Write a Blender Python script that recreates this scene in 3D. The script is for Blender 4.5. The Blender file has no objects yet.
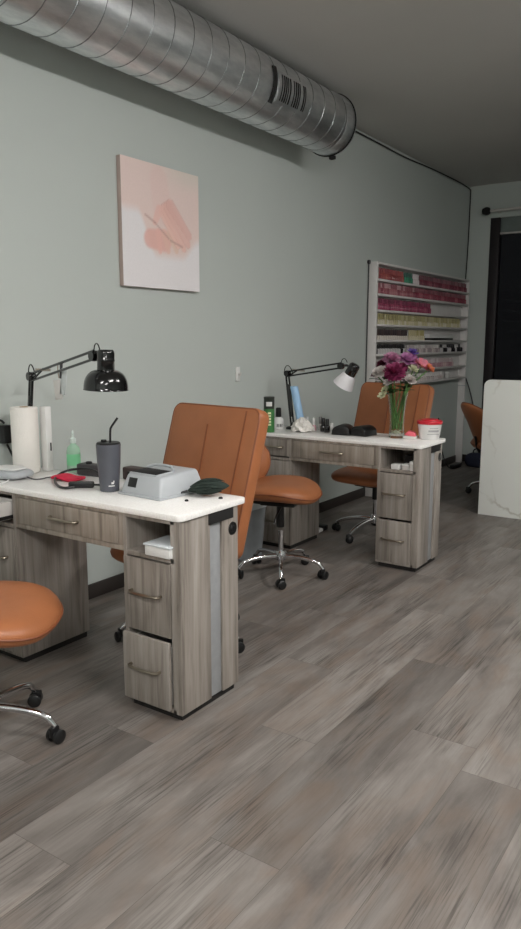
import bpy, bmesh, math, random
from mathutils import Vector, Matrix, Euler
random.seed(7)
PI = math.pi
D2R = math.radians
sc = bpy.context.scene
C = sc.collection
def Y(yr): return yr - 3.1          # distance to the camera's side -> world y (left wall is y = 0)

# ------------------------------------------------------------------ materials
def lin(c):
    return tuple(((v/255)/12.92 if v/255 <= .04045 else (((v/255)+.055)/1.055)**2.4) for v in c)
def rgba(c): return lin(c) + (1,)
def newmat(name):
    m = bpy.data.materials.new(name); m.use_nodes = True
    nt = m.node_tree; b = nt.nodes['Principled BSDF']
    return m, nt, b
def N(nt, typ, **kw):
    n = nt.nodes.new(typ)
    for k, v in kw.items():
        if k in ('operation', 'data_type', 'blend_type', 'noise_dimensions', 'attribute_name', 'layer_name', 'wave_type', 'bands_direction', 'feature'): setattr(n, k, v)
        else: n.inputs[k].default_value = v
    return n
def mat(name, col, rough=.5, metal=0, var=.06, scale=12, bump=0, bscale=60, spec=.5, coat=0):
    """plain surface with a little procedural variation"""
    m, nt, b = newmat(name)
    tc = N(nt, 'ShaderNodeTexCoord')
    nz = N(nt, 'ShaderNodeTexNoise', Scale=scale, Detail=3.0)
    nt.links.new(tc.outputs['Object'], nz.inputs['Vector'])
    rp = nt.nodes.new('ShaderNodeValToRGB')
    c = lin(col)
    rp.color_ramp.elements[0].color = tuple(v*(1-var) for v in c)+(1,)
    rp.color_ramp.elements[1].color = tuple(min(1, v*(1+var)) for v in c)+(1,)
    rp.color_ramp.elements[0].position = .3; rp.color_ramp.elements[1].position = .7
    nt.links.new(nz.outputs['Fac'], rp.inputs['Fac'])
    nt.links.new(rp.outputs['Color'], b.inputs['Base Color'])
    b.inputs['Roughness'].default_value = rough
    b.inputs['Metallic'].default_value = metal
    b.inputs['Specular IOR Level'].default_value = spec
    b.inputs['Coat Weight'].default_value = coat
    if bump:
        n2 = N(nt, 'ShaderNodeTexNoise', Scale=bscale, Detail=4.0)
        nt.links.new(tc.outputs['Object'], n2.inputs['Vector'])
        bp = N(nt, 'ShaderNodeBump', Strength=bump, Distance=.01)
        nt.links.new(n2.outputs['Fac'], bp.inputs['Height'])
        nt.links.new(bp.outputs['Normal'], b.inputs['Normal'])
    return m
def wood(name, cols, sx=26, sz=1.6):
    m, nt, b = newmat(name)
    tc = N(nt, 'ShaderNodeTexCoord'); oi = N(nt, 'ShaderNodeObjectInfo')
    ad = nt.nodes.new('ShaderNodeVectorMath'); ad.operation = 'MULTIPLY_ADD'
    nt.links.new(oi.outputs['Random'], ad.inputs[0]); ad.inputs[1].default_value = (3, 5, 7)
    nt.links.new(tc.outputs['Object'], ad.inputs[2])
    mp = N(nt, 'ShaderNodeMapping'); mp.inputs['Scale'].default_value = (sx, sx, sz)
    nt.links.new(ad.outputs[0], mp.inputs['Vector'])
    n1 = N(nt, 'ShaderNodeTexNoise', Scale=1.0, Detail=6.0, Roughness=.62, Distortion=.4)
    nt.links.new(mp.outputs[0], n1.inputs['Vector'])
    rp = nt.nodes.new('ShaderNodeValToRGB'); e = rp.color_ramp.elements
    e[0].position = .30; e[0].color = rgba(cols[0]); e[1].position = .70; e[1].color = rgba(cols[2])
    k = e.new(.47); k.color = rgba(cols[1])
    nt.links.new(n1.outputs['Fac'], rp.inputs['Fac'])
    n2 = N(nt, 'ShaderNodeTexNoise', Scale=.22, Detail=2.0)
    nt.links.new(mp.outputs[0], n2.inputs['Vector'])
    mr = N(nt, 'ShaderNodeMapRange'); mr.inputs[1].default_value = .3; mr.inputs[2].default_value = .7; mr.inputs[3].default_value = .82; mr.inputs[4].default_value = 1.12
    nt.links.new(n2.outputs['Fac'], mr.inputs[0])
    mx = nt.nodes.new('ShaderNodeVectorMath'); mx.operation = 'SCALE'
    nt.links.new(rp.outputs['Color'], mx.inputs[0]); nt.links.new(mr.outputs[0], mx.inputs['Scale'])
    nt.links.new(mx.outputs[0], b.inputs['Base Color'])
    b.inputs['Roughness'].default_value = .5
    bp = N(nt, 'ShaderNodeBump', Strength=.12, Distance=.004)
    nt.links.new(n1.outputs['Fac'], bp.inputs['Height']); nt.links.new(bp.outputs['Normal'], b.inputs['Normal'])
    return m

M = {}
M['wall'] = mat('painted_wall', (192, 199, 195), .75, var=.015, scale=1.3, bump=.04, bscale=90)
M['ceiling'] = mat('painted_ceiling', (196, 195, 191), .8, var=.03, scale=1.0, bump=.05, bscale=60)
M['wood'] = wood('grey_oak_laminate', [(98, 91, 84), (141, 133, 125), (166, 159, 152)])
M['wood_dark'] = wood('grey_oak_laminate_apron', [(108, 99, 90), (146, 136, 125), (168, 159, 149)])
M['strip'] = mat('grey_strip', (150, 152, 154), .5, scale=30)
M['white_top'] = mat('white_speckled_laminate', (250, 247, 244), .32, var=.06, scale=140)
M['plinth'] = mat('dark_plinth', (28, 25, 24), .7)
M['chrome'] = mat('chrome', (225, 225, 228), .12, 1, var=.02)
M['steel'] = mat('brushed_handle', (158, 148, 134), .3, 1, var=.04)
M['black'] = mat('black_plastic', (17, 17, 18), .38, var=.1)
M['black_gloss'] = mat('black_enamel', (10, 10, 11), .16, var=.1, coat=.4)
M['black_matt'] = mat('black_matt', (22, 21, 21), .8)
M['leather'] = mat('tan_leather', (164, 102, 64), .42, var=.08, scale=7, bump=.1, bscale=150)
M['leather_dark'] = mat('tan_leather_piping', (128, 72, 42), .5, var=.1)
M['white'] = mat('white_plastic', (228, 228, 226), .4, var=.02)
M['offwhite'] = mat('off_white_melamine', (205, 202, 198), .5, var=.03)
M['rack'] = mat('white_painted_rack', (222, 219, 217), .5, var=.03)
M['grey_plastic'] = mat('silver_grey_plastic', (176, 180, 184), .34, var=.03)
M['grey_dark'] = mat('charcoal_plastic', (62, 60, 62), .45)
M['tumbler'] = mat('slate_coated_steel', (84, 86, 94), .42, var=.05)
M['paper'] = mat('paper_towel', (238, 234, 228), .9, var=.02, bump=.25, bscale=120)
M['red'] = mat('red_plastic', (196, 30, 48), .4)
M['red_cloth'] = mat('red_cloth', (198, 36, 66), .8, bump=.2)
M['green_fab'] = mat('dark_green_fibre', (36, 48, 42), .85, var=.3, scale=60, bump=.4, bscale=120)
M['can_green'] = mat('green_print', (62, 122, 66), .35)
M['can_dark'] = mat('dark_can_top', (42, 48, 42), .35)
M['blue'] = mat('light_blue_sheet', (160, 198, 232), .7, var=.05)
M['baseboard'] = mat('dark_baseboard', (50, 44, 41), .55)
M['frame'] = mat('dark_bronze_frame', (36, 31, 34), .45)
M['transom'] = mat('grey_green_panel', (120, 130, 127), .6)
M['bin'] = mat('grey_bin', (150, 156, 160), .5)
M['bag'] = mat('thin_white_bag', (215, 222, 226), .55, var=.05, bump=.3, bscale=25)
M['night'] = mat('night_asphalt', (18, 18, 20), .9)
M['steel_screw'] = mat('zinc', (150, 150, 150), .35, 1)
M['stem'] = mat('stem_green', (96, 138, 72), .5, var=.2)
M['leaf'] = mat('leaf_green', (48, 86, 44), .5, var=.25, scale=30)
M['shade_white'] = mat('white_enamel_shade', (236, 234, 238), .4, var=.02)
M['navy'] = mat('navy_fabric', (36, 40, 60), .8)

def glassmat(name, col, rough=0, ior=1.45, tw=1):
    m, nt, b = newmat(name)
    b.inputs['Base Color'].default_value = rgba(col); b.inputs['Roughness'].default_value = rough
    b.inputs['Transmission Weight'].default_value = tw; b.inputs['IOR'].default_value = ior
    tc = N(nt, 'ShaderNodeTexCoord'); nz = N(nt, 'ShaderNodeTexNoise', Scale=8.0)
    nt.links.new(tc.outputs['Object'], nz.inputs['Vector'])
    mr = N(nt, 'ShaderNodeMapRange'); mr.inputs[3].default_value = rough; mr.inputs[4].default_value = rough+.03
    nt.links.new(nz.outputs['Fac'], mr.inputs[0]); nt.links.new(mr.outputs[0], b.inputs['Roughness'])
    return m
M['glass'] = glassmat('clear_glass', (240, 246, 242), 0, 1.3)
M['window_glass'] = glassmat('window_glass', (235, 240, 240), 0, 1.15)
M['green_liquid'] = glassmat('green_tinted_plastic', (200, 236, 212), .15, 1.12, .45)
M['water'] = glassmat('vase_water', (225, 238, 228), 0, 1.25)

def duct_mat():
    m, nt, b = newmat('galvanised_steel')
    tc = N(nt, 'ShaderNodeTexCoord')
    mp = N(nt, 'ShaderNodeMapping'); mp.inputs['Scale'].default_value = (2.2, 7, 7)
    nt.links.new(tc.outputs['Object'], mp.inputs['Vector'])
    nz = N(nt, 'ShaderNodeTexNoise', Scale=2.2, Detail=6.0, Roughness=.65)
    nt.links.new(mp.outputs[0], nz.inputs['Vector'])
    rp = nt.nodes.new('ShaderNodeValToRGB'); e = rp.color_ramp.elements
    e[0].position = .3; e[0].color = rgba((204, 207, 210)); e[1].position = .7; e[1].color = rgba((244, 245, 246))
    nt.links.new(nz.outputs['Fac'], rp.inputs['Fac']); nt.links.new(rp.outputs['Color'], b.inputs['Base Color'])
    b.inputs['Metallic'].default_value = 1
    mr = N(nt, 'ShaderNodeMapRange'); mr.inputs[3].default_value = .28; mr.inputs[4].default_value = .46
    nt.links.new(nz.outputs['Fac'], mr.inputs[0]); nt.links.new(mr.outputs[0], b.inputs['Roughness'])
    bp = N(nt, 'ShaderNodeBump', Strength=.12, Distance=.02)
    nt.links.new(nz.outputs['Fac'], bp.inputs['Height']); nt.links.new(bp.outputs['Normal'], b.inputs['Normal'])
    return m
M['duct'] = duct_mat()
M['duct_seam'] = mat('galvanised_seam', (150, 152, 154), .35, 1)

def marble_mat():
    m, nt, b = newmat('white_marble')
    tc = N(nt, 'ShaderNodeTexCoord')
    n0 = N(nt, 'ShaderNodeTexNoise', Scale=1.6, Detail=5.0, Roughness=.6)
    nt.links.new(tc.outputs['Object'], n0.inputs['Vector'])
    mp = N(nt, 'ShaderNodeMapping'); mp.inputs['Rotation'].default_value = (.9, .2, 0); mp.inputs['Location'].default_value = (0, .35, .1)
    nt.links.new(tc.outputs['Object'], mp.inputs['Vector'])
    md = nt.nodes.new('ShaderNodeVectorMath'); md.operation = 'MULTIPLY_ADD'; md.inputs[1].default_value = (.5, .5, .5)
    nt.links.new(n0.outputs['Color'], md.inputs[0]); nt.links.new(mp.outputs[0], md.inputs[2])
    wv = N(nt, 'ShaderNodeTexVoronoi', Scale=1.7, feature='DISTANCE_TO_EDGE')
    nt.links.new(md.outputs[0], wv.inputs['Vector'])
    rp = nt.nodes.new('ShaderNodeValToRGB'); e = rp.color_ramp.elements
    e[0].position = .0; e[0].color = rgba((206, 204, 194)); e[1].position = .028; e[1].color = rgba((240, 242, 237))
    nt.links.new(wv.outputs['Distance'], rp.inputs['Fac'])
    r2 = nt.nodes.new('ShaderNodeValToRGB'); e = r2.color_ramp.elements
    e[0].position = .42; e[0].color = (0, 0, 0, 1); e[1].position = .62; e[1].color = (1, 1, 1, 1)
    nt.links.new(n0.outputs['Fac'], r2.inputs['Fac'])
    mx = nt.nodes.new('ShaderNodeMix'); mx.data_type = 'RGBA'; mx.inputs[6].default_value = rgba((240, 242, 237))
    nt.links.new(r2.outputs['Color'], mx.inputs[0]); nt.links.new(rp.outputs['Color'], mx.inputs[7])
    nt.links.new(mx.outputs[2], b.inputs['Base Color'])
    b.inputs['Roughness'].default_value = .3
    return m
M['marble'] = marble_mat()

def attr_mat(name, rough=.6, attr='paint'):
    m, nt, b = newmat(name)
    a = N(nt, 'ShaderNodeAttribute', attribute_name=attr)
    tc = N(nt, 'ShaderNodeTexCoord'); nz = N(nt, 'ShaderNodeTexNoise', Scale=90.0, Detail=2.0)
    nt.links.new(tc.outputs['Object'], nz.inputs['Vector'])
    mr = N(nt, 'ShaderNodeMapRange'); mr.inputs[3].default_value = .96; mr.inputs[4].default_value = 1.04
    nt.links.new(nz.outputs['Fac'], mr.inputs[0])
    mx = nt.nodes.new('ShaderNodeVectorMath'); mx.operation = 'SCALE'
    nt.links.new(a.outputs['Color'], mx.inputs[0]); nt.links.new(mr.outputs[0], mx.inputs['Scale'])
    nt.links.new(mx.outputs[0], b.inputs['Base Color']); b.inputs['Roughness'].default_value = rough
    return m

def floor_mat():
    m, nt, b = newmat('vinyl_plank_floor')
    a = N(nt, 'ShaderNodeAttribute', attribute_name='tone')
    uv = N(nt, 'ShaderNodeUVMap'); uv.uv_map = 'plank'
    sx = nt.nodes.new('ShaderNodeSeparateXYZ'); nt.links.new(uv.outputs[0], sx.inputs[0])
    tc = N(nt, 'ShaderNodeTexCoord')
    # every plank has its own piece of the grain: shift by its stored random tone
    ad = nt.nodes.new('ShaderNodeVectorMath'); ad.operation = 'MULTIPLY_ADD'; ad.inputs[1].default_value = (9, 31, 17)
    sep = nt.nodes.new('ShaderNodeSeparateColor'); nt.links.new(a.outputs['Color'], sep.inputs[0])
    nt.links.new(sep.outputs[2], ad.inputs[0]); nt.links.new(tc.outputs['Object'], ad.inputs[2])
    def noise(sc_, detail, rough, dist):
        mp = N(nt, 'ShaderNodeMapping'); mp.inputs['Scale'].default_value = sc_
        nt.links.new(ad.outputs[0], mp.inputs['Vector'])
        n = N(nt, 'ShaderNodeTexNoise', Scale=1.0, Detail=detail, Roughness=rough, Distortion=dist)
        nt.links.new(mp.outputs[0], n.inputs['Vector']); return n
    broad = noise((1.9, 8, 1), 5.0, .6, .45)
    grain = noise((4.0, 150, 1), 4.0, .62, .35)
    patch = noise((2.6, 7, 1), 3.0, .55, 1.0)
    rp = nt.nodes.new('ShaderNodeValToRGB'); e = rp.color_ramp.elements
    e[0].position = .28; e[0].color = rgba((92, 86, 82)); e[1].position = .72; e[1].color = rgba((141, 136, 131))
    k = e.new(.5); k.color = rgba((121, 115, 110))
    nt.links.new(broad.outputs['Fac'], rp.inputs['Fac'])
    # warm brown clouds
    r3 = nt.nodes.new('ShaderNodeValToRGB'); e = r3.color_ramp.elements
    e[0].position = .48; e[0].color = (0, 0, 0, 1); e[1].position = .72; e[1].color = (.55, .55, .55, 1)
    nt.links.new(patch.outputs['Fac'], r3.inputs['Fac'])
    mw = nt.nodes.new('ShaderNodeMix'); mw.data_type = 'RGBA'; mw.inputs[7].default_value = rgba((122, 105, 92))
    nt.links.new(r3.outputs['Color'], mw.inputs[0]); nt.links.new(rp.outputs['Color'], mw.inputs[6])
    # fine dark grain, only in patches
    r2 = nt.nodes.new('ShaderNodeValToRGB'); e = r2.color_ramp.elements
    e[0].position = .33; e[0].color = (.38, .37, .36, 1); e[1].position = .54; e[1].color = (1, 1, 1, 1)
    nt.links.new(grain.outputs['Fac'], r2.inputs['Fac'])
    gm = nt.nodes.new('ShaderNodeValToRGB'); e = gm.color_ramp.elements
    e[0].position = .44; e[0].color = (.12, .12, .12, 1); e[1].position = .62; e[1].color = (1, 1, 1, 1)
    n4 = noise((1.8, 6, 1), 2.0, .5, .3); nt.links.new(n4.outputs['Fac'], gm.inputs['Fac'])
    mg = nt.nodes.new('ShaderNodeMix'); mg.data_type = 'RGBA'; mg.inputs[6].default_value = (1, 1, 1, 1)
    nt.links.new(gm.outputs['Color'], mg.inputs[0]); nt.links.new(r2.outputs['Color'], mg.inputs[7])
    m1 = nt.nodes.new('ShaderNodeVectorMath'); m1.operation = 'MULTIPLY'
    nt.links.new(mw.outputs[2], m1.inputs[0]); nt.links.new(mg.outputs[2], m1.inputs[1])
    m2 = nt.nodes.new('ShaderNodeVectorMath'); m2.operation = 'SCALE'
    nt.links.new(m1.outputs[0], m2.inputs[0]); nt.links.new(sep.outputs[0], m2.inputs['Scale'])
    # joint grooves from the plank's own coordinates
    def edge(out, w):
        s = nt.nodes.new('ShaderNodeMath'); s.operation = 'SUBTRACT'; nt.links.new(out, s.inputs[0]); s.inputs[1].default_value = .5
        q = nt.nodes.new('ShaderNodeMath'); q.operation = 'ABSOLUTE'; nt.links.new(s.outputs[0], q.inputs[0])
        g = nt.nodes.new('ShaderNodeMath'); g.operation = 'GREATER_THAN'; nt.links.new(q.outputs[0], g.inputs[0]); g.inputs[1].default_value = .5-w
        return g
    g1 = edge(sx.outputs[0], .0006); g2 = edge(sx.outputs[1], .003)
    gx = nt.nodes.new('ShaderNodeMath'); gx.operation = 'MAXIMUM'; nt.links.new(g1.outputs[0], gx.inputs[0]); nt.links.new(g2.outputs[0], gx.inputs[1])
    mj = nt.nodes.new('ShaderNodeMix'); mj.data_type = 'RGBA'; mj.inputs[7].default_value = rgba((84, 78, 74))
    nt.links.new(gx.outputs[0], mj.inputs[0]); nt.links.new(m2.outputs[0], mj.inputs[6])
    nt.links.new(mj.outputs[2], b.inputs['Base Color'])
    b.inputs['Roughness'].default_value = .48
    bp = N(nt, 'ShaderNodeBump', Strength=.1, Distance=.003)
    nt.links.new(grain.outputs['Fac'], bp.inputs['Height']); nt.links.new(bp.outputs['Normal'], b.inputs['Normal'])
    return m

def emit(name, col, s):
    m, nt, b = newmat(name)
    b.inputs['Emission Color'].default_value = col; b.inputs['Emission Strength'].default_value = s
    b.inputs['Base Color'].default_value = (.8, .8, .8, 1)
    return m

# ------------------------------------------------------------------ geometry collector
class G:
    def __init__(s): s.bm = bmesh.new()
    def _take(s, b, mx=None, mi=0):
        if mx is not None: bmesh.ops.transform(b, matrix=mx, verts=b.verts)
        for f in b.faces: f.material_index = mi
        me = bpy.data.meshes.new('t'); b.to_mesh(me); b.free(); s.bm.from_mesh(me); bpy.data.meshes.remove(me)
        return s
    def box(s, x0, x1, y0, y1, z0, z1, bev=.002, seg=2, mx=None, mi=0):
        b = bmesh.new(); bmesh.ops.create_cube(b, size=1)
        for v in b.verts:
            v.co = Vector(((x0+x1)/2+v.co.x*(x1-x0), (y0+y1)/2+v.co.y*(y1-y0), (z0+z1)/2+v.co.z*(z1-z0)))
        if bev: bmesh.ops.bevel(b, geom=b.edges[:], offset=min(bev, .45*min(x1-x0, y1-y0, z1-z0)), segments=seg, affect='EDGES', profile=.5)
        return s._take(b, mx, mi)
    def rings(s, rings, closed=True, cap0=True, cap1=True, mx=None, mi=0, loop=False):
        b = bmesh.new(); R = [[b.verts.new(p) for p in r] for r in rings]
        n = len(R[0]); last = n if closed else n-1
        for i in range(len(R)-1 if not loop else len(R)):
            a, c = R[i], R[(i+1) % len(R)]
            for j in range(last):
                k = (j+1) % n
                b.faces.new((a[j], a[k], c[k], c[j]))
        if closed and not loop:
            if cap0: b.faces.new(list(reversed(R[0])))
            if cap1: b.faces.new(R[-1])
        bmesh.ops.recalc_face_normals(b, faces=b.faces)
        return s._take(b, mx, mi)
    def lathe(s, prof, c=(0, 0, 0), seg=24, axis='z', mx=None, mi=0, cap0=True, cap1=True):
        rr = []
        for r, h in prof:
            ring = []
            for k in range(seg):
                a = 2*PI*k/seg; x, y = max(r, 1e-4)*math.cos(a), max(r, 1e-4)*math.sin(a)
                p = (x, y, h) if axis == 'z' else ((h, x, y) if axis == 'x' else (x, h, y))
                ring.append(Vector(p)+Vector(c))
            rr.append(ring)
        return s.rings(rr, mx=mx, mi=mi, cap0=cap0, cap1=cap1)
    def tube(s, pts, r, seg=8, mx=None, mi=0, smooth=0, closed=False):
        P = [Vector(p) for p in pts]
        for _ in range(smooth):
            q = [P[0]] if not closed else []
            rng = range(len(P)-1) if not closed else range(len(P))
            for i in rng:
                a, c = P[i], P[(i+1) % len(P)]
                q += [a*.75+c*.25, a*.25+c*.75]
            if not closed: q.append(P[-1])
            P = q
        rr = []; n = len(P)
        rad = r if isinstance(r, (list, tuple)) else None
        prevu = None
        for i, p in enumerate(P):
            if closed: t = P[(i+1) % n]-P[i-1]
            else: t = P[min(i+1, n-1)]-P[max(i-1, 0)]
            t.normalize()
            if prevu is None:
                u = t.orthogonal().normalized()
            else:
                u = prevu - t*prevu.dot(t)
                u = u.normalized() if u.length > 1e-6 else t.orthogonal().normalized()
            prevu = u; w = t.cross(u)
            if rad: f = i/(n-1)*(len(rad)-1); k = min(int(f), len(rad)-2); R = rad[k]+(rad[k+1]-rad[k])*(f-k)
            else: R = r
            rr.append([p+(u*math.cos(2*PI*k/seg)+w*math.sin(2*PI*k/seg))*R for k in range(seg)])
        return s.rings(rr, mx=mx, mi=mi, loop=closed)
    def prism(s, pts, h0, h1, axis='z', bev=0, mx=None, mi=0, seg=2):
        b = bmesh.new()
        def P(p, h): return (p[0], p[1], h) if axis == 'z' else ((h, p[0], p[1]) if axis == 'x' else (p[0], h, p[1]))
        A = [b.verts.new(P(p, h0)) for p in pts]; B = [b.verts.new(P(p, h1)) for p in pts]
        n = len(pts)
        f0 = b.faces.new(list(reversed(A))); f1 = b.faces.new(B)
        for j in range(n): b.faces.new((A[j], A[(j+1) % n], B[(j+1) % n], B[j]))
        bmesh.ops.recalc_face_normals(b, faces=b.faces)
        if bev:
            ed = [e for e in b.edges if (e.verts[0] in A) == (e.verts[1] in A)]
            bmesh.ops.bevel(b, geom=ed, offset=bev, segments=seg, affect='EDGES', profile=.5)
        return s._take(b, mx, mi)
    def shell(s, fn, t, nr=7, na=36, exp=3.0, mx=None, mi=0):
        """closed pad: fn(u, v) -> (point, normal); u, v in the unit superellipse"""
        def ring(rr, side):
            out = []
            for k in range(na):
                a = 2*PI*k/na; ca, sa = math.cos(a), math.sin(a)
                q = (abs(ca)**exp+abs(sa)**exp)**(-1/exp)
                u, v = rr*q*ca, rr*q*sa
                p, n = fn(u, v)
                hh = t*(max(0, 1-rr**6))**.5
                out.append(Vector(p)+Vector(n)*hh*side)
            return out
        R = [ring(.02, 1)]+[ring(r, 1) for r in (.25, .5, .7, .85, .94, .985)]+[ring(1, 0)]+[ring(r, -1) for r in (.985, .94, .85, .7, .5, .25, .02)]
        return s.rings(R, mx=mx, mi=mi)
    def done(s, name, m, parent=None, loc=None, rot=None, angle=40, flat=False):
        me = bpy.data.meshes.new(name)
        s.bm.to_mesh(me); s.bm.free()
        for mm in (m if isinstance(m, (list, tuple)) else [m]): me.materials.append(mm)
        if not flat:
            for p in me.polygons: p.use_smooth = True
            me.set_sharp_from_angle(angle=D2R(angle))
        o = bpy.data.objects.new(name, me); C.objects.link(o)
        if parent is not None: o.parent = parent
        if loc is not None: o.location = loc
        if rot is not None: o.rotation_euler = rot
        return o
def tag(o, label, cat, group=None):
    o['label'] = label; o['category'] = cat
    if group: o['group'] = group
    return o
def thing(name, label, cat, loc=(0, 0, 0), rz=0, group=None):
    o = bpy.data.objects.new(name, None); C.objects.link(o)
    o.empty_display_size = .05
    o.location = loc; o.rotation_euler = (0, 0, rz)
    return tag(o, label, cat, group)
def struct(o): o['kind'] = 'structure'; return o
def dup(o, parent=None):
    c = o.copy(); C.objects.link(c); c.parent = parent
    for ch in list(o.children): dup(ch, c)
    return c
def align(p, d):
    """matrix taking +z to direction d, at p"""
    q = Vector((0, 0, 1)).rotation_difference(Vector(d).normalized())
    return Matrix.Translation(Vector(p)) @ q.to_matrix().to_4x4()
def rrect(x0, x1, y0, y1, r, n=6):
    pts = []
    for cx, cy, a0 in ((x1-r, y1-r, 0), (x0+r, y1-r, 90), (x0+r, y0+r, 180), (x1-r, y0+r, 270)):
        for k in range(n+1):
            a = D2R(a0+90*k/n); pts.append((cx+r*math.cos(a), cy+r*math.sin(a)))
    return pts

# ------------------------------------------------------------------ camera
H = 1.45; A_ = D2R(34.4); P_ = D2R(9.4)
f = Vector((math.cos(P_)*math.cos(A_), math.cos(P_)*math.sin(A_), -math.sin(P_)))
r = Vector((math.sin(A_), -math.cos(A_), 0)); u = r.cross(f)
cam = bpy.data.cameras.new('camera'); co = bpy.data.objects.new('camera', cam); C.objects.link(co)
mx = Matrix((r, u, -f)).transposed().to_4x4(); mx.translation = Vector((0, Y(0), H))
co.matrix_world = mx
cam.sensor_fit = 'VERTICAL'; cam.sensor_height = 36; cam.lens = 741/929*36; cam.clip_start = .02
sc.camera = co

# ------------------------------------------------------------------ the room
X0, XF, YR, ZC = -2.6, 8.857, -7.2, 3.233
def build_floor():
    W_, L_ = .247, 1.52
    known = {0: 1.557, -1: 2.48, 1: 2.18, 2: 1.24, 3: 1.85}
    tones = {(0, 0): .78, (3, -1): .72, (1, 0): 1.12, (1, -1): 1.0, (-1, 0): 1.05, (-1, -1): .98, (2, 0): .97, (2, -1): 1.10, (3, 0): .95, (0, -1): 1.04, (0, 1): 1.02}
    rng = random.Random(11)
    V, F, uvs, cols = [], [], [], []
    k0 = int((YR+3.1-1.0)/W_)-1; k1 = int((3.1-1.0)/W_)+1
    for k in range(k0, k1+1):
        a = max(YR, Y(1.0+k*W_)); b = min(0, Y(1.0+(k+1)*W_))
        if b <= a: continue
        j = known.get(k, rng.uniform(0, L_))
        n = -int((j-X0)/L_)-2
        while True:
            s0, s1 = j+n*L_, j+(n+1)*L_
            if s0 > XF: break
            e0, e1 = max(s0, X0), min(s1, XF)
            if e1 > e0:
                i = len(V)
                V += [(e0, a, 0), (e1, a, 0), (e1, b, 0), (e0, b, 0)]; F.append((i, i+1, i+2, i+3))
                vv0 = (a-Y(1.0+k*W_))/W_; vv1 = (b-Y(1.0+k*W_))/W_
                u0 = (e0-s0)/L_; u1 = (e1-s0)/L_
                uvs += [(u0, vv0), (u1, vv0), (u1, vv1), (u0, vv1)]
                t = tones.get((k, n), rng.uniform(.80, 1.10)); q = rng.random()
                cols += [(t, 0, q, 1)]*4
            n += 1
    me = bpy.data.meshes.new('floor'); me.from_pydata(V, [], F)
    ul = me.uv_layers.new(name='plank'); ca = me.color_attributes.new('tone', 'FLOAT_COLOR', 'CORNER')
    for i, (q, c) in enumerate(zip(uvs, cols)): ul.data[i].uv = q; ca.data[i].color = c
    me.materials.append(floor_mat())
    o = bpy.data.objects.new('floor', me); C.objects.link(o); return struct(o)
build_floor()
struct(G().box(X0-.15, XF+.15, YR-.15, .15, ZC, ZC+.1, 0).done('ceiling', M['ceiling']))
struct(G().box(X0-.15, XF+.15, 0, .12, -.1, ZC+.05, 0).done('wall_left', M['wall']))
struct(G().box(X0-.15, XF+.15, YR-.12, YR, -.1, ZC+.05, 0).done('wall_right', M['wall']))
struct(G().box(X0-.12, X0, YR-.1, .1, -.1, ZC+.05, 0).done('wall_near', M['wall']))
WY1, WY0, WZ = Y(2.84), Y(-.9), 2.86
g = G().box(XF, XF+.12, WY1, .1, -.1, ZC+.05, 0).box(XF, XF+.12, YR-.1, WY0, -.1, ZC+.05, 0).box(XF, XF+.12, WY0, WY1, WZ, ZC+.05, 0)
struct(g.done('wall_far', M['wall']))
struct(G().box(XF, XF+.12, WY0, WY1, -.1, .05, 0).done('window_sill', M['frame']))
struct(G().box(X0, XF, -.014, 0, 0, .085, .003).done('baseboard_left', M['baseboard']))
struct(G().box(XF-.014, XF, WY1, -.015, 0, .085, .003).done('baseboard_far', M['baseboard']))
# shop window: frame, header panel, pane
w = struct(G().box(XF+.0, XF+.10, WY1-.11, WY1, .05, WZ, .004).box(XF, XF+.10, WY0, WY0+.1, .05, WZ, .004)
    .box(XF+.02, XF+.08, WY0+.1, WY1-.11, .05, .13, .004)
    .box(XF+.02, XF+.08, Y(.95), Y(1.05), .13, WZ, .004).done('window_1', M['frame']))
G().box(XF+.03, XF+.07, WY0+.1, WY1-.11, 2.69, WZ, .003).done('header_panel', M['transom'], w)
G().box(XF+.015, XF+.075, WY0+.1, WY1-.11, 2.672, 2.692, .003).done('header_rail', M['offwhite'], w)
G().box(XF+.045, XF+.053, WY0+.1, WY1-.11, .13, 2.672, 0).done('pane', M['window_glass'], w)
struct(G().box(XF+.12, XF+6, YR-3, 3, -.12, -.02, 0).done('ground_outside', M['night']))
# curtain rod with a black ball end
rd = thing('curtain_rod', 'white curtain rod with black ball end above the dark window', 'curtain rod', (XF-.10, Y(2.86), 2.925))
G().tube([(0, 0, 0), (0, -3.2, 0)], .016, 12).done('rod', M['offwhite'], rd)
G().lathe([(0, .055), (.03, .045), (.045, .01), (.045, -.01), (.035, -.035), (.018, -.045), (.0, -.046)], axis='y', seg=20).done('finial', M['black_matt'], rd)
G().box(-.012, .098, -.14, -.115, -.02, .02, .003).done('bracket', M['offwhite'], rd)

# ceiling lights out of view; the pair behind the camera is added fill
LM = emit('lens_glow', (1, .972, .945, 1), 97)
def strip_light(x, y, label):
    t = thing('strip_light', label, 'ceiling light', (x, y, 3.0), 0, None)
    G().box(-.62, .62, -.10, .10, .03, .075, .006).done('housing', M['white'], t)
    G().prism([(-.095, .03), (-.085, .0), (-.05, -.02), (.05, -.02), (.085, .0), (.095, .03)], -.60, .60, axis='x').done('lens', LM, t)
    for e in (-1, 1): G().box(e*.61-.012, e*.61+.012, -.098, .098, -.022, .035, .003).done('end_cap', M['white'], t)
    for e in (-.4, .4): G().tube([(e, 0, .07), (e, 0, ZC-3.0)], .006, 8).done('hanger', M['steel'], t)
strip_light(-1.1, Y(.75), 'unseen strip light added behind the camera to brighten the desk fronts')  # added fill for the desk fronts, chairs and counter
strip_light(-1.1, Y(-1.5), 'unseen strip light added as fill behind the camera over the open floor')  # second added fill, lifts the desk fronts further
strip_light(1.7, Y(-.3), 'strip light hung over the open floor right of the nearer desk')
strip_light(4.0, Y(-.7), 'strip light hung over the far open floor before the counter')

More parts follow.
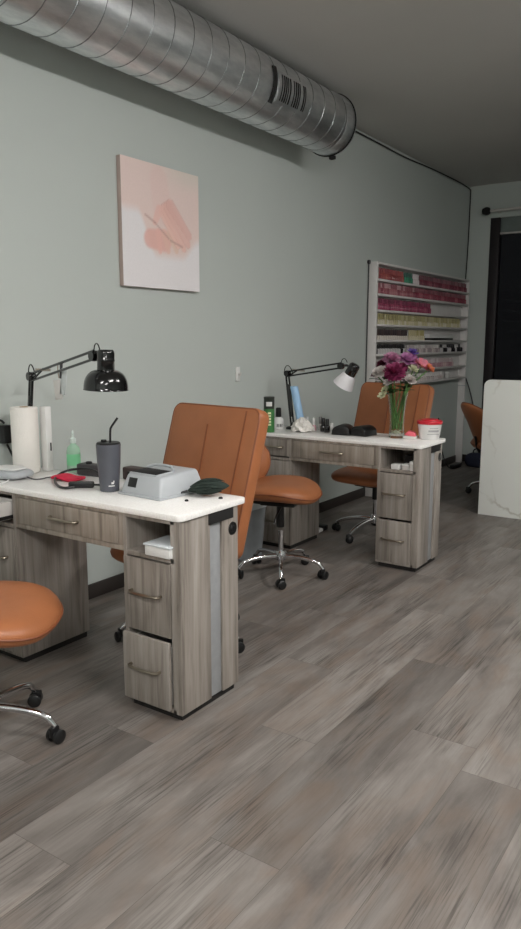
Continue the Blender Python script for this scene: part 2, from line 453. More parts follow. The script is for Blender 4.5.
# ------------------------------------------------------------------ spiral duct
DY, DZ, DR, DX1 = Y(2.80), 2.995, .201, 4.99
du = thing('spiral_duct', 'large round galvanised spiral air duct along the wall under the ceiling', 'air duct', (0, DY, DZ))
n = 64
rr = []
for x in (X0+.01, 0, 1, 2, 3, 4, DX1):
    rr.append([(x, DR*math.cos(2*PI*k/n), DR*math.sin(2*PI*k/n)) for k in range(n)])
G().rings(rr, cap0=False, cap1=False).done('duct_shell', M['duct'], du)
pts = []
pitch = .150
for k in range(int((DX1-.14-X0)/pitch*28)):
    a = 2*PI*k/28; pts.append((X0+.02+pitch*k/28, (DR+.0005)*math.cos(-a), (DR+.0005)*math.sin(-a)))
G().tube(pts, .0032, 5).done('spiral_seam', M['duct_seam'], du)
G().lathe([(DR+.002, DX1-.13), (DR+.006, DX1-.12), (DR+.006, DX1-.012), (DR+.012, DX1-.008), (DR+.012, DX1), (DR, DX1+.002), (DR-.02, DX1-.02)], axis='x', seg=64, cap0=False).done('end_cap', M['duct'], du)
G().lathe([(DR+.008, DX1-.022), (DR+.0145, DX1-.018), (DR+.0145, DX1-.012), (DR+.008, DX1-.009)], axis='x', seg=64, cap0=False, cap1=False).done('end_ring', M['black_matt'], du)
for a in (-93, -20):
    q = Matrix.Rotation(D2R(a), 4, 'X')
    G().box(DX1-.01, DX1+.03, DR+.004, DR+.03, -.02, .02, .004, mx=q).done('clip', M['black_matt'], du)
# air register let into the duct wall: vertical blades around the curve
def arcpts(x, a0, a1, R, k=10): return [(x, R*math.cos(D2R(a0+(a1-a0)*i/k)), R*math.sin(D2R(a0+(a1-a0)*i/k))) for i in range(k+1)]
rg = G()
A0, A1 = 163, 214
def curved(g, x0, x1, a0, a1, r0, r1, k=10):
    rings = []
    for i in range(k+1):
        a = D2R(a0+(a1-a0)*i/k); c, s = math.cos(a), math.sin(a)
        rings.append([(x0, r0*c, r0*s), (x1, r0*c, r0*s), (x1, r1*c, r1*s), (x0, r1*c, r1*s)])
    g.rings(rings)
curved(rg, 3.99, 4.34, A0, A1, DR+.002, DR+.006)
fr = rg.done('register_plate', M['duct'], du)
for i in range(13):
    x = 4.02+.0225*i
    if i in (5, 10): continue
    g = G(); curved(g, x, x+(.013 if i % 3 else .009), A0+5, A1-5, DR+.005, DR+.008); g.done('register_slot', M['black_matt'], fr)
g = G(); curved(g, 3.93, 3.965, A0-3, A1+4, DR+.001, DR+.011); g.done('register_shadow', M['black_matt'], du)  # dark band standing in for the shade at the register's left edge

# cords on the wall
tag(G().tube([(DX1+.0, Y(2.97), 3.12), (DX1+.25, Y(3.08), 3.20), (6.2, Y(3.085), 3.205), (7.0, Y(3.085), 3.19), (7.6, Y(3.085), 3.215), (XF-.03, Y(3.08), 3.215), (XF-.015, Y(3.085), 3.15), (XF-.02, Y(3.085), 2.6), (XF-.06, Y(3.085), 2.17)], .0062, 6, smooth=2).done('black_cord', M['black_matt']),
    'thin black cord running from the duct along the ceiling corner and down to the rack', 'cord')
cc = thing('cable', 'thin dark cable hanging down the wall left of the white rack', 'cable', (6.235, Y(3.085), 2.16))
G().tube([(0, 0, 0), (-.004, 0, -.5), (-.01, 0, -1.0), (-.004, 0, -1.6), (0, 0, -2.07)], .006, 6, smooth=1).done('wire', M['grey_dark'], cc)
G().lathe([(0, -.014), (.02, -.010), (.02, .006), (0, .008)], axis='y', seg=14).done('clip', M['grey_dark'], cc)
tag(G().tube([(XF-.06, Y(3.03), 1.02), (XF-.05, Y(2.97), .86), (XF-.045, Y(2.91), .62), (XF-.04, Y(2.86), .36), (XF-.04, Y(2.83), .10)], .008, 6, smooth=2).done('window_cord', M['grey_dark']),
    'dark cord hanging down beside the window to the right of the rack', 'cord')
# little wall plate between the picture and the lamp
sw = thing('wall_hook', 'small white hook on the wall right of the canvas', 'hook', (4.235, -.001, 1.227))
G().box(-.022, .022, -.012, 0, -.05, .05, .004).done('plate', M['white'], sw)
G().tube([(0, -.01, .0), (0, -.03, -.01), (0, -.034, .012)], .005, 8).done('peg', M['offwhite'], sw)
# black adaptor and its lead at the left edge
ad = thing('power_adaptor', 'black power adaptor plugged into the wall above the left desk edge', 'adaptor', (2.275, -.002, 1.003))
G().box(-.024, .024, -.045, 0, -.045, .045, .006).done('body', M['black'], ad)
G().tube([(.0, -.03, -.05), (.02, -.03, -.09), (.045, -.035, -.15), (.05, -.05, -.194)], .0055, 6, smooth=2).done('lead', M['black'], ad)
G().tube([(-.01, -.03, .055), (-.03, -.03, .075), (-.12, -.03, .07), (-.3, -.02, .02)], .0055, 6, smooth=2).done('lead', M['black'], ad)

# ------------------------------------------------------------------ canvas with hands
def seg_d(px, py, a, b):
    ax, ay = a; bx, by = b; dx, dy = bx-ax, by-ay
    t = max(0, min(1, ((px-ax)*dx+(py-ay)*dy)/(dx*dx+dy*dy+1e-9)))
    return math.hypot(px-ax-t*dx, py-ay-t*dy)
def lerp3(a, b, t): t = max(0, min(1, t)); return tuple(x+(y-x)*t for x, y in zip(a, b))
def sst(a, b, x): t = max(0, min(1, (x-a)/(b-a))); return t*t*(3-2*t)
def canvas_col(x, z):          # x, z in 0..1 on the print
    pink = (236, 214, 208); white = (238, 234, 236)
    edge = .52+.10*math.sin(x*4+.4)-.16*max(0, x-.55)*2*0-.10*(x < .3)*(.3-x)*4
    edge = .56-.34*sst(.18, .42, x)+.16*sst(.75, 1.0, x)+.05
    c = lerp3(white, pink, sst(edge-.05, edge+.06, z))
    c = lerp3(c, (222, 214, 204), .8*sst(.78, 1.0, z)*sst(.3, .9, x))
    skin = (238, 192, 180)
    def blend(a, b, r0, r1, col, k):
        nonlocal c
        px, py = b[0]-a[0], b[1]-a[1]
        t = max(0, min(1, ((x-a[0])*px+(z-a[1])*py)/(px*px+py*py)))
        d = math.hypot(x-a[0]-t*px, z-a[1]-t*py)/(r0+(r1-r0)*t)
        c = lerp3(c, col, k*(1-sst(.72, 1.12, d)))
        return d
    blend((.46, .88), (.50, .64), .12, .13, (236, 202, 196), .35)      # wrist of the upper hand
    blend((.34, .40), (.52, .40), .085, .10, (236, 186, 176), .85)     # back of the lower hand
    for k_ in range(3):
        blend((.44+.07*k_, .46), (.46+.11*k_, .31+.01*k_), .036, .028, (240-4*k_, 192+4*k_, 182), .7)
    for k_, (ex, ez) in enumerate(((.70, .38), (.78, .36), (.84, .40), (.86, .47))):
        d = blend((.50+.035*k_, .64+.02*k_), (ex, ez), .052, .034, (242-3*k_, 200-4*k_, 188-3*k_), .8)
        c = lerp3(c, (206, 146, 136), .30*(1-sst(0, .12, abs(d-1.0)))*(x > .48))
    blend((.46, .64), (.40, .54), .05, .032, (240, 196, 186), .7)      # thumb
    for a, b, wd in (((.28, .585), (.40, .535), .010), ((.40, .535), (.58, .42), .008), ((.60, .41), (.76, .37), .010)):
        c = lerp3(c, (160, 112, 104), .38*(1-sst(0, wd*1.6, seg_d(x, z, a, b))))
    return c
cv = thing('canvas_print', 'tall canvas print of two soft pink hands on the wall', 'wall art', (3.452, 0, 2.117))
CW, CH = .340, .352
G().box(-CW, CW, -.030, 0, -CH, CH, .003).done('stretcher', mat('canvas_edge', (178, 160, 152), .8), cv)
nx, nz = 90, 90
me = bpy.data.meshes.new('print'); V = []; F = []; cols = []
for j in range(nz+1):
    for i in range(nx+1):
        V.append((-CW+2*CW*i/nx, -.0315, -CH+2*CH*j/nz)); cols.append(rgba(canvas_col(i/nx, j/nz)))
for j in range(nz):
    for i in range(nx): a = j*(nx+1)+i; F.append((a, a+1, a+nx+2, a+nx+1))
me.from_pydata(V, [], F); ca = me.color_attributes.new('paint', 'FLOAT_COLOR', 'POINT')
for i, c in enumerate(cols): ca.data[i].color = c
me.materials.append(attr_mat('printed_canvas', .8))
pr = bpy.data.objects.new('print', me); C.objects.link(pr); pr.parent = cv

# ------------------------------------------------------------------ desks
def handle_bm(length=.13):
    g = G(); h = length/2
    g.tube([(-.002, -h, 0), (-.018, -h, 0), (-.027, -h+.014, 0), (-.031, -h*.4, .001), (-.032, 0, .0015), (-.031, h*.4, .001), (-.027, h-.014, 0), (-.018, h, 0), (-.002, h, 0)], .0062, 8, smooth=2)
    return g
def drawer(parent, y0, y1, z0, z1, pull=0, m='wood', depth=.30, hz=None):
    g = G().box(-.004, .012, y0, y1, z0, z1, .0025)
    d = g.done('drawer', M[m], parent, (-pull, 0, 0))
    G().box(.012, depth, y0+.012, y0+.026, z0+.012, z1-.025, .001).box(.012, depth, y1-.026, y1-.012, z0+.012, z1-.025, .001)\
       .box(depth-.012, depth, y0+.026, y1-.026, z0+.012, z1-.025, .001).box(.012, depth, y0+.026, y1-.026, z0+.012, z0+.018, 0).done('drawer_box', M['offwhite'], d)
    handle_bm(min(.165, (y1-y0)*.62)).done('handle', M['steel'], d, (-.004, (y0+y1)/2, hz if hz else z0+(z1-z0)*.55))
    return d
def desk(x, label, low_pull, left_pull, grp):
    t = thing('manicure_desk', label, 'desk', (x, Y(1.742), 0), 0, None); t.scale.z = 1.023
    D = .365
    g = G().prism(rrect(-.006, .420, -.010, 1.342, .030), .778, .802, bev=.004)
    g.done('worktop', M['white_top'], t)
    # right pedestal (room end)
    g = G()
    g.box(0, .182, 0, .02, .03, .778, .0015).box(.258, D, 0, .02, .03, .778, .0015)      # outer boards
    g.box(0, D, .02, .028, .03, .778, 0)                                                  # backing
    g.box(0, D, .270, .288, .03, .778, .0015)                                             # inner side
    g.box(D-.016, D, .028, .270, .03, .778, 0)                                            # back
    g.box(0, D-.016, .028, .270, .03, .046, .001).box(0, D-.016, .028, .270, .618, .636, .001).box(0, .02, .028, .270, .764, .778, .001)
    g.box(0, .018, .026, .045, .03, .778, .001)
    p = g.done('pedestal', M['wood'], t)
    G().box(.182, .258, .0095, .0205, .03, .778, .001).done('vent_strip', M['strip'], p)
    G().box(.172, .332, -.0025, .0095, .733, .777, .001).done('vent_slot', M['black_matt'], p)
    G().lathe([(.0, -.004), (.012, -.0045), (.014, -.002), (.026, -.003), (.028, .002), (.028, .004)], (.328, 0, .690), 24, 'y').done('grommet', M['black'], p)
    G().box(.02, D-.01, .018, .275, 0, .031, 0).done('plinth', M['plinth'], p)
    drawer(t, .047, .287, .326, .612, 0)
    drawer(t, .047, .287, .044, .312, low_pull)
    # left pedestal (wall end)
    g = G()
    D = .402
    g.box(0, D, .944, .962, .03, .778, .0015).box(0, D, 1.216, 1.234, .03, .778, .0015).box(D-.016, D, .962, 1.216, .03, .778, 0)
    g.box(0, D-.016, .962, 1.216, .03, .046, .001).box(0, D-.016, .962, 1.216, .622, .640, .001).box(0, .02, .962, 1.216, .766, .778, .001)
    p2 = g.done('pedestal', M['wood'], t)
    G().box(.02, D-.01, .955, 1.225, 0, .031, 0).done('plinth', M['plinth'], p2)
    G().box(.004, .30, .9625, .9700, .668, .682, 0).done('drawer_slide', M['black'], p2)
    d = drawer(t, .958, 1.222, .650, .764, left_pull)
    if left_pull: G().box(.02, .3, .9685, .9705, .664, .680, 0).done('runner', M['black'], d)
    drawer(t, .958, 1.222, .326, .618, 0)
    drawer(t, .958, 1.222, .044, .312, 0)
    # knee-hole apron with its drawer
    g = G().box(0, .018, .288, .944, .628, .648, .0015).box(0, .018, .288, .944, .764, .778, .001).box(0, .018, .288, .318, .648, .764, .001).box(0, .018, .922, .944, .648, .764, .001)
    g.box(.018, .34, .288, .944, .628, .640, 0)
    g.done('apron', M['wood_dark'], t)
    drawer(t, .316, .924, .650, .762, 0, 'wood_dark', hz=.708)
    return t
desk(2.015, 'nearer grey wood manicure desk with tumbler and silver machine on its white top', .016, .26, None)
desk(4.295, 'farther grey wood manicure desk with vase of flowers on its white top', 0, 0, None)

# ------------------------------------------------------------------ chairs
def caster_parts(parent, tip, ang):
    c = G()
    for s in (-1, 1):
        q = Matrix.Translation((tip[0], tip[1], .027)) @ Matrix.Rotation(ang, 4, 'Z')
        c.lathe([(0, s*.008), (.020, s*.008), (.0265, s*.011), (.0265, s*.024), (.021, s*.028), (0, s*.029)], axis='y', seg=20, mx=q)
    q = Matrix.Translation((tip[0], tip[1], .027)) @ Matrix.Rotation(ang, 4, 'Z')
    c.box(-.026, .012, -.0085, .0085, -.002, .036, .004, mx=q)
    c.tube([(tip[0], tip[1], .03), (tip[0], tip[1], tip[2])], .006, 8)
    return c.done('caster', M['black'], parent)
def star_base(t, R, off, hub=.125):
    for k in range(5):
        a = off+2*PI*k/5; ca, sa = math.cos(a), math.sin(a)
        pts = [(.02, hub), (.08, hub+.003), (.16, hub-.004), (.24, hub-.022), (R-.015, hub-.045), (R, hub-.062)]
        g = G()
        P = [Vector((d*ca, d*sa, z)) for d, z in pts]
        g.tube(P, [.0175, .016, .0145, .013, .012, .011], 10, smooth=2)
        leg = g.done('base_leg', M['chrome'], t)
        caster_parts(leg, (R*ca, R*sa, hub-.06), a+1.1+k)
    G().lathe([(.022, hub-.03), (.034, hub-.026), (.036, hub+.02), (.030, hub+.034), (.0, hub+.035)], seg=24).done('hub', M['chrome'], t)
def technician_chair(label):
    t = thing('technician_chair', label, 'chair')
    star_base(t, .275, 0)
    g = G().lathe([(.016, .15), (.016, .29)], seg=18); g.done('gas_piston', M['chrome'], t)
    G().lathe([(.024, .27), (.024, .41), (.03, .42)], seg=18).done('column_sleeve', M['black'], t)
    G().box(-.11, .11, -.07, .07, .412, .437, .006).done('seat_plate', M['black'], t)
    G().tube([(.02, -.05, .405), (.03, -.14, .395), (.035, -.2, .37), (.035, -.215, .34)], .006, 8, smooth=2).done('lever', M['black'], t)
    # seat pad
    def seat(uu, vv):
        x = -.005+.250*uu; y = .255*vv
        z = .487+.022*(1-uu*uu*.9)-.018*max(0, uu)**3+.012*abs(vv)**2
        return (x, y, z), (0, 0, 1)
    st = G().shell(seat, .054, exp=2.7, na=48).done('seat', M['leather'], t)
    P = []
    for k in range(48):
        a = 2*PI*k/48; ca, sa = math.cos(a), math.sin(a); e = 2.7; q = (abs(ca)**e+abs(sa)**e)**(-1/e)
        p, _ = seat(q*ca*1.0, q*sa*1.0); P.append(p)
    G().tube(P, .0045, 6, closed=True).done('piping', M['leather_dark'], st)
    # wrap-round back
    def back(uu, vv):
        wid = D2R(62)*(1-.18*(vv < 0)*(-vv))
        R = .255
        a = PI+wid*uu
        lean = .075*(vv+1)**1.3
        x = .0+R*1.0*math.cos(a)-lean+.045; y = R*.98*math.sin(a)
        z = .700+.195*vv-.045*uu*uu*(vv > 0)*vv
        n = Vector((-math.cos(a), -math.sin(a), .22)).normalized()
        return (x, y, z), n
    bk = G().shell(back, .034, exp=2.5, na=48).done('backrest', M['leather'], t)
    P = []
    for k in range(48):
        a = 2*PI*k/48; ca, sa = math.cos(a), math.sin(a); e = 2.5; q = (abs(ca)**e+abs(sa)**e)**(-1/e)
        p, nn = back(q*ca, q*sa); P.append(p)
    G().tube(P, .0045, 6, closed=True).done('piping', M['leather_dark'], bk)
    G().tube([(-.06, 0, .418), (-.18, 0, .415), (-.245, 0, .445), (-.270, 0, .58)], .013, 8, smooth=2).done('back_bracket', M['black'], t)
    return t
def place(t, x, yr, deg, label=None):
    t.location = (x, Y(yr), 0); t.rotation_euler = (0, 0, D2R(deg))
    if label: t['label'] = label
    return t
tc1 = technician_chair('tan leather swivel stool with low wrap back in front of the farther desk')
tc2 = dup(tc1); tc3 = dup(tc1)
def lift(t, dx, dz):
    for ch in t.children:
        if ch.name.split('.')[0] in ('seat', 'backrest', 'seat_plate', 'lever', 'back_bracket', 'column_sleeve'): ch.location = (dx, 0, dz)
place(tc1, 3.79, 2.44, -75); lift(tc1, -.005, .04)
place(tc2, 1.525, 2.285, -62, 'tan leather swivel stool in front of the nearer desk, cut by the left edge'); lift(tc2, .04, -.024)
place(tc3, 7.02, 2.05, -42, 'tan leather swivel stool half hidden behind the white marble counter')

def customer_chair(label):
    t = thing('customer_chair', label, 'chair')
    star_base(t, .31, D2R(106))
    G().lathe([(.018, .15), (.018, .30)], seg=18).done('gas_piston', M['chrome'], t)
    G().lathe([(.026, .28), (.026, .385), (.06, .395)], seg=18).done('column_sleeve', M['black'], t)
    G().box(-.14, .12, -.10, .10, .39, .425, .006).done('seat_plate', M['black'], t)
    G().tube([(.06, 0, .41), (.12, 0, .42), (.15, 0, .50), (.175, 0, .60)], .016, 8, smooth=2).done('back_bracket', M['black'], t)
    def seat(uu, vv):
        return (-.08+.225*uu, (.262+.02*uu)*vv, .470+.012*(1-uu*uu)*(1-vv*vv)-.012*max(0, -uu)**3), (0, 0, 1)
    G().shell(seat, .048, exp=5, na=56).done('seat', M['leather'], t)
    # tall back slab, leaning away from the sitter (sitter faces -x)
    lean = D2R(16.5)
    mxb = Matrix.Translation((.025, 0, .455)) @ Matrix.Rotation(lean, 4, 'Y')
    hw, hh, th = .305, .72, .078
    g = G()
    outl = rrect(-hw, hw, 0, hh, .05, 5)
    g.prism([(p[0], p[1]) for p in outl], 0, th, axis='x', bev=.016, seg=3, mx=mxb)
    b = g.done('backrest', M['leather'], t)
    for yy in (-.215, .02):          # upright seams
        z1 = hh-.02 if yy < 0 else hh*.86
        G().tube([mxb @ Vector((-.001, yy+.01*(yy > 0), z1)), mxb @ Vector((-.003, yy, hh*.5)), mxb @ Vector((-.001, yy-.005, .05))], .0042, 6).done('seam', M['leather_dark'], b)
    P = [mxb @ Vector((.012, p[0]*.985, p[1]*.985+.006)) for p in outl]
    G().tube([(p.x-.008, p.y, p.z) for p in P], .0045, 6, closed=True).done('piping', M['leather_dark'], b)
    return t
cu1 = customer_chair('tall tan leather client chair behind the nearer desk')
cu2 = dup(cu1)
place(cu1, 2.66, 2.275, -8)
for ch_ in cu1.children:
    if ch_.name.startswith('base_leg'): ch_.rotation_euler.z = D2R(-40)
place(cu2, 5.005, 2.375, -8, 'tall tan leather client chair behind the farther desk and flowers')

ZT = .8207
# ------------------------------------------------------------------ desk lamps
def desk_lamp(label, base, elbow, arm_end, neck, mouth, r_mouth, r_sock, white_shade, h_sock):
    B = Vector((base[0], Y(base[1]), base[2])); L = lambda p: Vector((p[0], Y(p[1]), p[2]))-B
    t = thing('desk_lamp', label, 'lamp', B)
    E, A, Nk, Mo = L(elbow), L(arm_end), L(neck), L(mouth)
    G().lathe([(.0, 0), (.045, 0), (.047, .008), (.04, .016), (.016, .022), (.014, .05), (0, .05)], seg=24).done('base', M['black'], t)
    low = G()
    d = (E-A); d.z = 0; d.normalize(); side = Vector((-d.y, d.x, 0))
    for s in (-1, 1): low.tube([Vector((0, 0, .04))+d*s*.012, E+d*s*.012+Vector((0, 0, -.01))], .0075, 8)
    low.tube([Vector((0, 0, .09)), (E)*.5+Vector((0, 0, .03)), E*.8], .009, 8)
    low.done('lower_arm', M['black_gloss'], t)
    el = G().lathe([(0, -.018), (.020, -.018), (.022, -.012), (.022, .012), (.020, .018), (0, .018)], seg=18, mx=align(E, side))
    el.tube([E+Vector((0, 0, .0))+d*.03, E+d*.022+Vector((0, 0, .045)), E-d*.005+Vector((0, 0, .062)), E-d*.035+Vector((0, 0, .035)), E-d*.05+Vector((0, 0, -.008))], .0032, 6, smooth=2)
    el.done('elbow', M['black_gloss'], t)
    up = G()
    off = Vector((0, 0, .021))
    up.tube([E+off*.6, A+off], .0062, 8).tube([E-off, A-off*.6], .0062, 8)
    up.tube([E+(A-E)*.02-off, E+(A-E)*.22+off*.8], .005, 8)
    up.done('upper_arm', M['black_gloss'], t)
    sp = G()
    n_ = 90; S0, S1 = E+off*1.2+(A-E)*.08, E+(A-E)*.34
    ax = (S1-S0).normalized(); o1 = ax.orthogonal().normalized(); o2 = ax.cross(o1)
    sp.tube([S0+(S1-S0)*i/n_+(o1*math.cos(i*1.05)+o2*math.sin(i*1.05))*.0055 for i in range(n_+1)], .0014, 4)
    sp.done('spring', M['steel'], t)
    wr = G().lathe([(0, -.016), (.022, -.016), (.024, 0), (.022, .016), (0, .016)], seg=18, mx=align(A, side))
    wr.tube([A, A-(A-Nk)*.5+Vector((0, 0, .002)), Nk+(Mo-Nk)*.25], .009, 8, smooth=1)
    wr.tube([A+Vector((0, 0, .02)), A+Vector((0, 0, .05))-d*.01, A+Vector((0, 0, .052))-d*.035, A+Vector((0, 0, .025))-d*.05], .0028, 6, smooth=2)
    wr.done('head_joint', M['black_gloss'], t)
    ax = (Mo-Nk); Ln = ax.length
    q = align(Nk, ax)
    sh = Ln*h_sock
    G().lathe([(0, -.002), (r_sock*.8, 0), (r_sock*.95, .006), (r_sock, .014), (r_sock*1.0, sh*.45), (r_sock*1.04, sh*.48), (r_sock*1.04, sh*.55), (r_sock, sh*.58), (r_sock*1.02, sh*1.02), (0, sh*1.02)], seg=28, mx=q).done('lamp_socket', M['black_gloss'], t)
    prof = []
    for k in range(11):
        a = k/10*PI/2
        if white_shade: rr_ = r_sock*1.15+(r_mouth-r_sock*1.15)*(k/10)**.75; hz = sh+(Ln-sh)*k/10
        else: rr_ = r_sock+(r_mouth-r_sock)*math.sin(a)**.9; hz = sh+(Ln-sh)*(1-math.cos(a)**.9 if k < 10 else 1)
        prof.append((rr_, hz))
    inner = [(x-.003, h-.002) for x, h in reversed(prof)]
    rim = [(r_mouth+.002, Ln+.003), (r_mouth-.002, Ln+.004)]
    s_ = G().lathe(prof+rim+inner, seg=40, mx=q, cap0=False, cap1=False)
    s_.done('lamp_shade', M['shade_white'] if white_shade else M['black_gloss'], t)
    G().lathe([(.012, sh), (.014, sh+.015), (.026, sh+.035), (.028, sh+.05), (.018, sh+.066), (0, sh+.07)], seg=20, mx=q).done('bulb', M['white'], t)
    return t
desk_lamp('black spring arm desk lamp with black bell shade on the nearer desk', (2.345, 3.005, ZT), (2.35, 2.955, 1.285), (2.2, 2.354, 1.392), (2.2, 2.283, 1.418), (2.2, 2.29, 1.255), .092, .036, False, .52)
desk_lamp('black spring arm desk lamp with small white shade on the farther desk', (4.58, 2.855, ZT), (4.62, 2.925, 1.222), (4.6, 2.472, 1.284), (4.6, 2.36, 1.295), (4.6, 2.452, 1.152), .074, .038, True, .48)
# tag hanging from the nearer lamp arm
tg = thing('paper_tag', 'pale plastic tags hanging from the black lamp arm on the nearer desk', 'tag', (2.30, Y(2.69), 1.315))
G().tube([(0, -.012, .02), (0, 0, .05), (0, .014, .02), (0, .006, -.03)], .0025, 6, smooth=1).done('loop', M['steel'], tg)
G().box(-.002, .002, -.050, -.012, -.10, .02, .001, mx=Matrix.Rotation(.16, 4, 'X')).done('card', mat('clear_card', (200, 206, 206), .3), tg)
G().box(-.002, .002, .002, .050, -.125, -.035, .001, mx=Matrix.Rotation(-.12, 4, 'X')).done('card', M['offwhite'], tg)
G().box(-.004, .004, -.016, -.004, -.03, .04, .001, mx=Matrix.Rotation(.1, 4, 'X')).done('clip', M['grey_dark'], tg)

# ------------------------------------------------------------------ things on the nearer desk
ZT = .8207
KT = .969
def onto(name, label, cat, x, yr, rz=0, z=ZT, group=None): return thing(name, label, cat, (x*KT, Y(yr*KT), z), rz, group)
pt = onto('paper_towel_roll', 'white paper towel roll standing at the wall end of the nearer desk', 'paper towel', 2.375, 3.055)
G().lathe([(.021, .004), (.060, .002), (.064, .006), (.0645, .15), (.064, .316), (.060, .320), (.021, .319), (.021, .004)], seg=40, cap0=False, cap1=False).done('roll', M['paper'], pt)
G().lathe([(.0205, .002), (.0205, .321), (.018, .321), (.018, .002)], seg=24, cap0=False, cap1=False).done('core', mat('card_core', (176, 150, 120), .9), pt)
sl = onto('slim_box', 'tall slim white box standing right of the paper towel roll', 'box', 2.47, 3.01)
G().box(-.018, .018, -.022, .022, 0, .318, .004).done('body', M['white'], sl)
G().box(.002, .010, -.025, -.0215, .10, .14, .001).done('latch', M['grey_dark'], sl)
gb = onto('soap_bottle', 'small clear bottle of green liquid at the back of the nearer desk', 'bottle', 2.52, 2.87)
G().lathe([(0, .001), (.030, .001), (.033, .006), (.033, .10), (.028, .122), (.014, .135), (.012, .15), (.010, .15), (.010, .135), (.026, .120), (.031, .10), (.031, .008), (0, .005)], seg=28, cap0=False, cap1=False).done('body', M['green_liquid'], gb)
G().lathe([(.0145, .142), (.0145, .165), (.006, .168), (.005, .195), (.0, .196)], seg=18).tube([(0, 0, .19), (.0, 0, .2), (-.02, -.02, .198), (-.03, -.03, .19)], .005, 8).done('pump', mat('clear_pump', (206, 220, 214), .3), gb)
G().lathe([(.0335, .035), (.0335, .09)], seg=28, cap0=False, cap1=False).done('sticker', mat('green_label', (120, 196, 146), .5), gb)
rc = onto('folded_cloth', 'red folded cloth lying on the nearer desk', 'cloth', 2.345, 2.715, .15)
def clo(uu, vv): return (.045*uu, .085*vv, .012+.004*math.sin(vv*4)), (0, 0, 1)
G().shell(clo, .010, exp=3.5).done('folds', M['red_cloth'], rc)
cd = thing('charger_cord', 'looped black cord with plug on the nearer desk beside the tumbler', 'cord', (2.23, -.60, ZT))
LP = [(2.352, -.594, .850), (2.366, -.528, .865), (2.364, -.449, .860), (2.335, -.398, .852), (2.264, -.410, .842), (2.196, -.462, .832), (2.129, -.560, .8275), (2.105, -.634, .8275), (2.14, -.66, .832)]
G().tube([(p[0]-2.23, p[1]+.60, p[2]-ZT) for p in LP], .0058, 8, smooth=2).done('wire', M['black'], cd)
G().box(-.055, .055, -.014, .014, .001, .028, .007, mx=Matrix.Translation((-.05, -.06, 0)) @ Matrix.Rotation(D2R(-52), 4, 'Z')).done('plug', M['black'], cd)
G().tube([(-.02, -.10, .014), (.02, -.12, .008), (.07, -.09, .008), (.12, -.04, .012), (.122, .006, .029)], .0045, 8, smooth=2).done('wire', M['black'], cd)
bx = onto('control_box', 'dark grey control box behind the black cord on the nearer desk', 'box', 2.50, 2.715, .1)
G().box(-.03, .03, -.075, .075, 0, .055, .008).done('case', M['grey_dark'], bx)
G().lathe([(.016, 0), (.016, .009), (.012, .012), (0, .012)], (0, .02, .054), 18).done('knob', M['black'], bx)
by = onto('dark_box', 'dark brown box behind the tumbler and silver machine on the nearer desk', 'box', 2.53, 2.455, 0)
G().box(-.03, .03, -.085, .055, 0, .060, .008).done('case', mat('dark_brown_case', (66, 52, 50), .5), by)
G().box(-.0335, -.029, -.05, .02, .014, .044, .002).done('panel', M['black'], by)
tm = onto('tumbler', 'slate grey insulated tumbler with a black straw on the nearer desk', 'tumbler', 2.275, 2.365)
G().lathe([(0, .001), (.038, .001), (.041, .004), (.042, .030), (.0425, .034), (.049, .12), (.0515, .185), (.0525, .200), (.0515, .203), (.049, .200)], seg=36, cap1=False).done('cup', M['tumbler'], tm)
G().lathe([(.0495, .196), (.0505, .206), (.047, .210), (.012, .209), (0, .209)], seg=36, cap0=False).box(-.012, .006, .014, .034, .206, .220, .003).done('lid', M['black'], tm)
G().tube([(.0, -.012, .20), (.002, -.012, .262), (.004, -.016, .275), (.018, -.036, .308), (.020, -.039, .314)], .0048, 10, smooth=2).done('straw', M['black'], tm)
def on_cyl(g, a0, wdt, z0, hgt, R0, R1):
    rings = []
    for i in range(7):
        a = a0+(i/6-.5)*wdt
        rings.append([(R0*math.cos(a), R0*math.sin(a), z0), ((R0+.0012)*math.cos(a), (R0+.0012)*math.sin(a), z0), ((R1+.0012)*math.cos(a), (R1+.0012)*math.sin(a), z0+hgt), (R1*math.cos(a), R1*math.sin(a), z0+hgt)])
    g.rings(rings); return g
lg = on_cyl(G(), D2R(238), .62, .026, .004, .0422, .0424); on_cyl(lg, D2R(244), .26, .036, .008, .0424, .0434); on_cyl(lg, D2R(250), .12, .042, .008, .0430, .0438)
lg.done('emblem', M['white'], tm)
# silver machine
mc = onto('nail_dust_machine', 'silver grey nail machine with dark vent and square screen on the nearer desk', 'machine', 2.385, 2.15, D2R(-4))
def frustum(g, bot, top, bev=.014):
    b = bmesh.new(); A = [b.verts.new(p) for p in bot]; B = [b.verts.new(p) for p in top]
    b.faces.new(list(reversed(A))); b.faces.new(B)
    for j in range(4): b.faces.new((A[j], A[(j+1) % 4], B[(j+1) % 4], B[j]))
    bmesh.ops.recalc_face_normals(b, faces=b.faces)
    if bev: bmesh.ops.bevel(b, geom=b.edges[:], offset=bev, segments=3, affect='EDGES', profile=.5)
    return g._take(b)
g = G()
hx, hy = .137, .124
frustum(g, [(-hx, -hy, .002), (hx, -hy, .002), (hx, hy, .002), (-hx, hy, .002)], [(-hx+.03, -hy+.022, .088), (hx-.03, -hy+.022, .100), (hx-.03, hy-.022, .100), (-hx+.03, hy-.022, .088)])
g.box(-hx-.004, hx+.004, -hy-.004, hy+.004, 0, .010, .004)
ms = g.done('case', M['grey_plastic'], mc)
nrm = Vector((-.086, 0, .03)).normalized()
